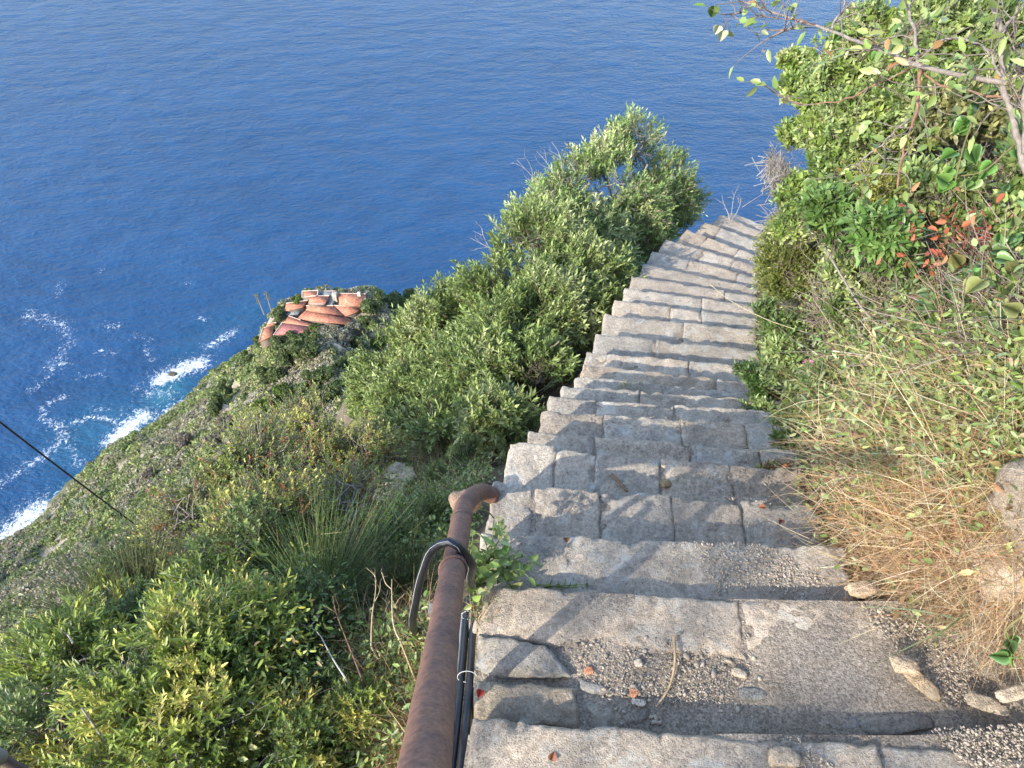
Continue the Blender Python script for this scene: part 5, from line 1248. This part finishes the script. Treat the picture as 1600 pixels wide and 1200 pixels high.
FSITES = [
    ('oak', 425, 590, 1.0, 'dark rounded evergreen below the left end of the house'), ('oak', 455, 560, 1.0, 'dark rounded evergreen under the red sheet roof'), ('oak', 485, 555, 1.0, 'dark evergreen under the right end of the red sheet roof'),
    ('oak', 500, 590, .9, 'dark evergreen left of the tan earth scar'), ('bright', 425, 640, .95, 'bright green tree low on the far slope left of the evergreens'), ('bright', 445, 610, .8, 'bright green tree amid the dark evergreens'),
    ('oak', 465, 620, 1.0, 'dark evergreen in the middle of the grove below the house'), ('oak', 490, 640, 1.0, 'dark evergreen just above the yellow green near shrub'), ('oak', 520, 620, .95, 'dark evergreen below the tan earth scar'),
    ('oak', 545, 600, .95, 'dark evergreen left of the pale cliff'), ('oak', 540, 570, .8, 'dark evergreen below the flat pale terrace'), ('oak', 565, 570, .9, 'dark evergreen touching the pale rounded shrub'),
    ('bright', 590, 535, .8, 'bright green tree right below the house'), ('bright', 575, 560, .8, 'bright tree under the right end of the house'), ('oak', 590, 480, 1.05, 'dark tree against the right wall of the house'),
    ('oak', 610, 485, 1.2, 'large dark tree in the clump right of the house'), ('oak', 635, 480, 1.2, 'large dark tree in the middle of the clump on the headland'), ('oak', 660, 475, 1.15, 'dark tree at the right end of the headland clump'),
    ('oak', 645, 460, 1.0, 'dark tree at the back of the headland clump'), ('dry', 606, 458, 1.1, 'pale leafless crown on top of the headland clump, nearest the house'), ('dry', 640, 452, .8, 'pale leafless crown on the right of the headland clump'),
    ('bright', 622, 458, .75, 'bright green crown between the two pale leafless ones'), ('grey', 525, 520, .95, 'silvery shrub growing over the front roof'), ('grey', 540, 528, .8, 'silvery shrub beside the small terrace'), ('bright', 492, 508, .55, 'yellow green shrub on the front roof'),
    ('bright', 462, 470, .6, 'bright shrub behind the left roofs'), ('oak', 437, 492, .65, 'dark shrub left of the house'), ('grey', 415, 500, .8, 'grey green shrub near the agave stalks'), ('dry', 400, 525, .9, 'dry brown shrub below the agave stalks'),
    ('dry', 340, 690, 1.1, 'large dry brown bush in the gully of the far slope'), ('dry', 290, 690, 1.0, 'dry purplish bush left of the gully'), ('dry', 355, 660, .9, 'dry brown bush at the head of the gully'), ('oak', 340, 640, .9, 'dark shrub beside the bare rock on the far slope'),
    ('oak', 355, 610, .8, 'dark shrub above the bare rock on the far slope'), ('dry', 240, 740, .8, 'dry bush in the middle of the far slope'), ('oak', 390, 560, .8, 'dark shrub on the cliff edge left of the evergreens'), ('oak', 560, 540, .7, 'dark shrub between silvery shrub and bright tree'),
    ('grey', 508, 517, .8, 'silvery shrub at the left end of the front roof eaves'), ('grey', 550, 515, .9, 'silvery shrub at the right end of the front roof eaves'), ('oak', 440, 545, .8, 'dark evergreen nearest the leftmost little house'),
    ('oak', 465, 530, .75, 'dark evergreen hiding the middle of the wall under the red sheet roof'), ('oak', 490, 528, .75, 'dark evergreen hiding the right end of the wall under the red sheet roof'), ('grey', 470, 528, .6, 'small silvery shrub against the wall under the red sheet roof'), ('oak', 575, 505, .7, 'dark shrub at the near corner of the right hand house'), ('oak', 412, 535, .6, 'small dark shrub in front of the leftmost little house'),
]
for k, u, v, sc, lb in FSITES:
    ps = FT[k]; i = FU[k]; FU[k] += 1
    p = hit1(u, v + 8); put(ps[i % len(ps)], i >= len(ps), p - [0, 0, .4], lb, i * 1.7, sc * 1.4)
# far bare rocks
for u, v, s, tone, lb, sd in [(575, 580, 5.5, (1.0, .92, .82), 'pale bare cliff face left of the rounded shrub', 1), (395, 550, 3.4, (1.0, .92, .82), 'pale rock on the edge left of the evergreens', 2), (352, 640, 3.0, (1.0, .92, .82), 'pale rock face beside the dry gully', 3),
                          (322, 655, 2.2, (1.0, .92, .82), 'small pinkish rock on the far slope', 4), (375, 600, 3.4, (1.0, .92, .82), 'grey rock strip running down from the cliff edge', 5), (362, 690, 2.2, (1.0, .92, .82), 'pale rock at the foot of the gully', 6), (520, 545, 3.2, (1.0, .92, .82), 'flat pale terrace in front of the house', 7)]:
    loose('rock_face', u, v, None, s, lb, tone, sd * .9, .7, 30 + sd, 1.5, 'rock')
    
# shore rocks
for u, v, s, lb, sd in [(18, 872, 9, 'dark rock at the waterline in the bottom left of the sea', 1), (142, 728, 3., 'dark shore rock right below the turquoise patch', 2), (270, 585, 2.2, 'small rock awash in the upper surf', 3), (8, 905, 9, 'dark rock at the left edge behind the near ridge', 4)
                          , (168, 712, 2.6, 'dark shore rock just under the middle surf patch', 9), (118, 768, 2.6, 'dark shore rock where the cable crosses the waterline', 10), (78, 800, 3., 'dark shore rock at the top of the lower surf', 11), (46, 832, 3., 'dark shore rock in the lower surf by the left edge', 12)]:
    p = atz(u, v, -H + 1.0); bb_ = Buf()
    o = loose('shore_rock', u, v, -H, s, lb, (.2, .19, .18), sd, .8, 50 + sd, 1.4, 'rock')

# ------------------------------------------------------------------ the houses on the headland
def zu(x, y): return 390 + x / 5.3333, 430 + y / 5.3333
def roof_pt(x, y, off):
    rr = ray(*zu(x, y)); t = (-136.5 + off - .25 * 142.4) / (rr[2] - .25 * rr[1])
    return rr * t + np.array([0, 0, H])
def wing(parent, quad, off, mat, thick=.22, name='roof', wall=True, wallc=(.20, .16, .13), over=.25, edge=None, win=None, tall=2.9):
    """quad: four picture corners of the roof (near-left, near-right, far-right, far-left), off its height above the common slope"""
    o = np.array(parent.location)
    P = np.array([roof_pt(q[0], q[1], off) for q in quad]); c = P.mean(0)
    b = Buf(); lo = P - [0, 0, thick]
    b.add(np.concatenate([P, lo]), [(0, 1, 2, 3), (7, 6, 5, 4), (0, 4, 5, 1), (1, 5, 6, 2), (2, 6, 7, 3), (3, 7, 4, 0)])
    ro_ = b.build(name, M[mat], parent, o)
    if wall:
        W_ = c + (P - c) * (1 - over / 4); W_[:, 2] = P[:, 2] - thick - .01; D = W_.copy(); D[:, 2] -= tall + off
        b = Buf(); b.add(np.concatenate([W_, D]), [(0, 4, 5, 1), (1, 5, 6, 2), (2, 6, 7, 3), (3, 7, 4, 0)], None, wallc); b.build('wall', M['plaster'], parent, o)
        if win:
            for i, j, ts in win:
                for tt in ts:
                    e_ = norm((W_[j] - W_[i]) * [1, 1, 0]); nn_ = np.array([e_[1], -e_[0], 0]); q_ = W_[i] + (W_[j] - W_[i]) * tt; q_[2] -= 1.0
                    bw = Buf(); a_ = e_ * .42; u_ = np.array([0, 0, .55]); fr = nn_ * .05
                    if nn_[1] > 0: fr = -fr
                    bw.add(np.array([q_ - a_ - u_ + fr, q_ + a_ - u_ + fr, q_ + a_ + u_ + fr, q_ - a_ + u_ + fr, q_ - a_ - u_, q_ + a_ - u_, q_ + a_ + u_, q_ - a_ + u_]), [(0, 1, 2, 3), (0, 4, 5, 1), (1, 5, 6, 2), (2, 6, 7, 3), (3, 7, 4, 0)], None, (.05, .06, .065)); bw.build('window', M['plain'], parent, o)
    b = Buf(); bx = np.linspace(0, 1, 5)[:, None]; tubes(b, P[2] + (P[3] - P[2]) * bx + [0, 0, .03], np.full(5, .13), 4, (.52, .42, .36), caps=True); b.build('ridge', M['plaster'], ro_, o)
    if edge:
        for i, j in edge:
            b = Buf(); bx = np.linspace(0, 1, 6)[:, None]; tubes(b, P[i] + (P[j] - P[i]) * bx + [0, 0, .08], np.full(6, .17), 4, (.46, .42, .37), caps=True); b.build('coping', M['plaster'], ro_, o)
    return P
def house(label, u, v, z):
    return thing('house', atz(*zu(u, v), z) , label, 'house')
h1 = house('right hand house with a weathered tiled roof sloping to the near side', 860, 260, -137)
wing(h1, [(745, 240), (988, 268), (966, 156), (740, 150)], .9, 'tile', win=[(0, 1, (.3, .7)), (1, 2, (.4,))])
p = roof_pt(915, 175, .6); b = Buf(); slab(b, p + [-.4, .35, 0], p + [.4, .35, 0], p + [-.4, -.35, 0], p + [.4, -.35, 0], p[2] + 1.3, 1.9, .2, .02, 3, .05, .02, (.6, .57, .53)); b.build('chimney', M['plaster'], h1, np.array(h1.location))
h2 = house('raised middle house with a bright orange tiled roof and pale eaves', 560, 250, -137)
wing(h2, [(487, 240), (625, 243), (662, 172), (505, 172)], 1.5, 'tile', edge=[(0, 1)], win=[(1, 2, (.5,))])
wing(h2, [(632, 252), (690, 256), (722, 165), (672, 172)], .2, 'tile_grey', name='yard_roof', wallc=(.3, .26, .23))
p = roof_pt(712, 190, .4); b = Buf(); slab(b, p + [-.6, .6, 0], p + [.6, .6, 0], p + [-.6, -.6, 0], p + [.6, -.6, 0], p[2] + 1.6, 2.4, .2, .1, 4, .08, .12, (.42, .38, .33)); b.build('ruined_chimney', M['plaster'], h2, np.array(h2.location))
h3 = house('smallest rear house, its pinkish roof framed by pale parapets', 500, 190, -136)
wing(h3, [(440, 188), (566, 172), (572, 128), (440, 134)], 1.6, 'tile', edge=[(0, 1), (2, 3), (3, 0), (1, 2)])
wing(h3, [(578, 168), (690, 166), (715, 132), (580, 132)], .5, 'tile_grey', name='terrace')
h4 = house('left house with an orange roof above a grey lean-to', 370, 320, -138)
wing(h4, [(292, 300), (440, 268), (484, 210), (304, 234)], .7, 'tile', win=[(0, 1, (.7,))])
wing(h4, [(285, 334), (400, 327), (442, 272), (290, 304)], -.2, 'tile_grey', name='lean_to_roof')
h5 = house('wide front house whose long tiled roof runs under the silvery shrubs', 640, 330, -138)
wing(h5, [(480, 292), (790, 340), (700, 254), (470, 254)], .35, 'tile', name='upper_roof')
wing(h5, [(395, 362), (905, 424), (800, 342), (470, 288)], -.05, 'tile', name='front_roof')
wing(h5, [(797, 340), (880, 312), (944, 264), (704, 252)], .25, 'tile', name='side_roof')
h6 = house('near front house with a dark red sheet roof below a strip of tiles', 400, 450, -139)
wing(h6, [(198, 502), (520, 468), (600, 436), (275, 393)], .1, 'tile_red', name='sheet_roof', edge=[(3, 0)], win=[(0, 1, (.25, .6))])
wing(h6, [(278, 392), (602, 434), (425, 374), (325, 338)], .3, 'tile', name='tile_roof')
h7 = house('little leftmost house with a narrow curved tile roof', 140, 480, -140)
wing(h7, [(80, 550), (182, 512), (205, 412), (112, 440)], -.2, 'tile', edge=[(0, 3)])
wing(h7, [(137, 424), (206, 408), (222, 396), (155, 402)], .3, 'tile', name='rear_roof')

# agave flower stalks
for u0, v0, u1, v1, lb in [(410, 483, 400, 460, 'left of two tall agave flower stalks at the cliff edge'), (421, 477, 415, 456, 'right of two tall agave flower stalks at the cliff edge')]:
    d = 196.0; p0 = A_(u0, v0, d); p1 = A_(u1, v1, d * .985); p0[2] -= 2
    ag = thing('agave', p0, lb, 'agave'); b = Buf(); tubes(b, np.array([p0, (p0 + p1) / 2, p1]) - p0, np.array([.16, .13, .08]), 5, (.34, .27, .2)); b.build('stalk', M['bark'], ag)
    b = Buf(); r = np.random.RandomState(int(u0)); n = 26; t = r.uniform(.6, 1, n); C = (p1 - p0) * t[:, None] + r.randn(n, 3) * [.22, .22, .1]
    clumps(b, C, np.full(n, .34), r, np.zeros(n, int), [(.22, .2, .13)], 10, .13); b.build('flowers', M['leaf_soft'], ag)

# a tree on the slope behind the viewer, towards the sun: it dapples the nearest steps
EL = math.radians(31); AZ = math.radians(226)                     # sun: azimuth clockwise from +Y, behind and to the left
SD = np.array([math.sin(AZ) * math.cos(EL), math.cos(AZ) * math.cos(EL), math.sin(EL)])
tc = np.array([.75, .75, H - 1.95]) + SD * 9.0; tb = np.array([tc[0] - .6, tc[1] - .8, 0]); tb[2] = tz(tb) - .1
r = np.random.RandomState(77); lob = []
side = norm(np.cross(SD, [0, 0, 1])); upd = np.cross(side, SD)
for i in range(11):
    o = side * r.uniform(-1.5, .9) + upd * r.uniform(-.75, .6) + SD * r.uniform(-.4, .4); lob.append(tuple(tc + o - tb) + (.34,))
make_shrub('tree', tb, 'open crowned tree on the slope behind the viewer, out of the picture', 'tree', shrub_geo(77, lob, 480, 9, .055, .022, G_LENT, .25, open_=.15, limb=.03), crown='crown', stem='trunk')

# ------------------------------------------------------------------ camera, light
cam = bpy.data.cameras.new('camera'); co_ = bpy.data.objects.new('camera', cam); col.objects.link(co_)
cam.sensor_width = 36; cam.lens = 36 * F / 1600; cam.clip_start = .05; cam.clip_end = 60000
co_.location = (0, 0, H); co_.rotation_euler = (math.pi / 2 - PITCH, 0, 0)
scene.camera = co_

sd = Vector((math.sin(AZ) * math.cos(EL), math.cos(AZ) * math.cos(EL), math.sin(EL)))
sun = bpy.data.lights.new('sun', 'SUN'); sun.energy = 2.0; sun.angle = math.radians(.53); sun.color = (1, .92, .79)
so_ = bpy.data.objects.new('sun', sun); col.objects.link(so_); so_.location = (-20, -20, H + 40); so_.rotation_euler = sd.to_track_quat('Z', 'Y').to_euler()
w = bpy.data.worlds.new('World'); scene.world = w; w.use_nodes = True
bg = w.node_tree.nodes['Background']; sk = w.node_tree.nodes.new('ShaderNodeTexSky')
sk.sky_type = 'NISHITA'; sk.sun_disc = False; sk.sun_elevation = EL; sk.sun_rotation = AZ; sk.altitude = 200
w.node_tree.links.new(sk.outputs['Color'], bg.inputs['Color']); bg.inputs['Strength'].default_value = .15
scene.view_settings.view_transform = 'Standard'; scene.view_settings.look = 'None'; scene.view_settings.exposure = 1.82; scene.view_settings.gamma = 1
scene.cycles.max_bounces = 6; scene.cycles.transparent_max_bounces = 4; scene.cycles.use_denoising = True
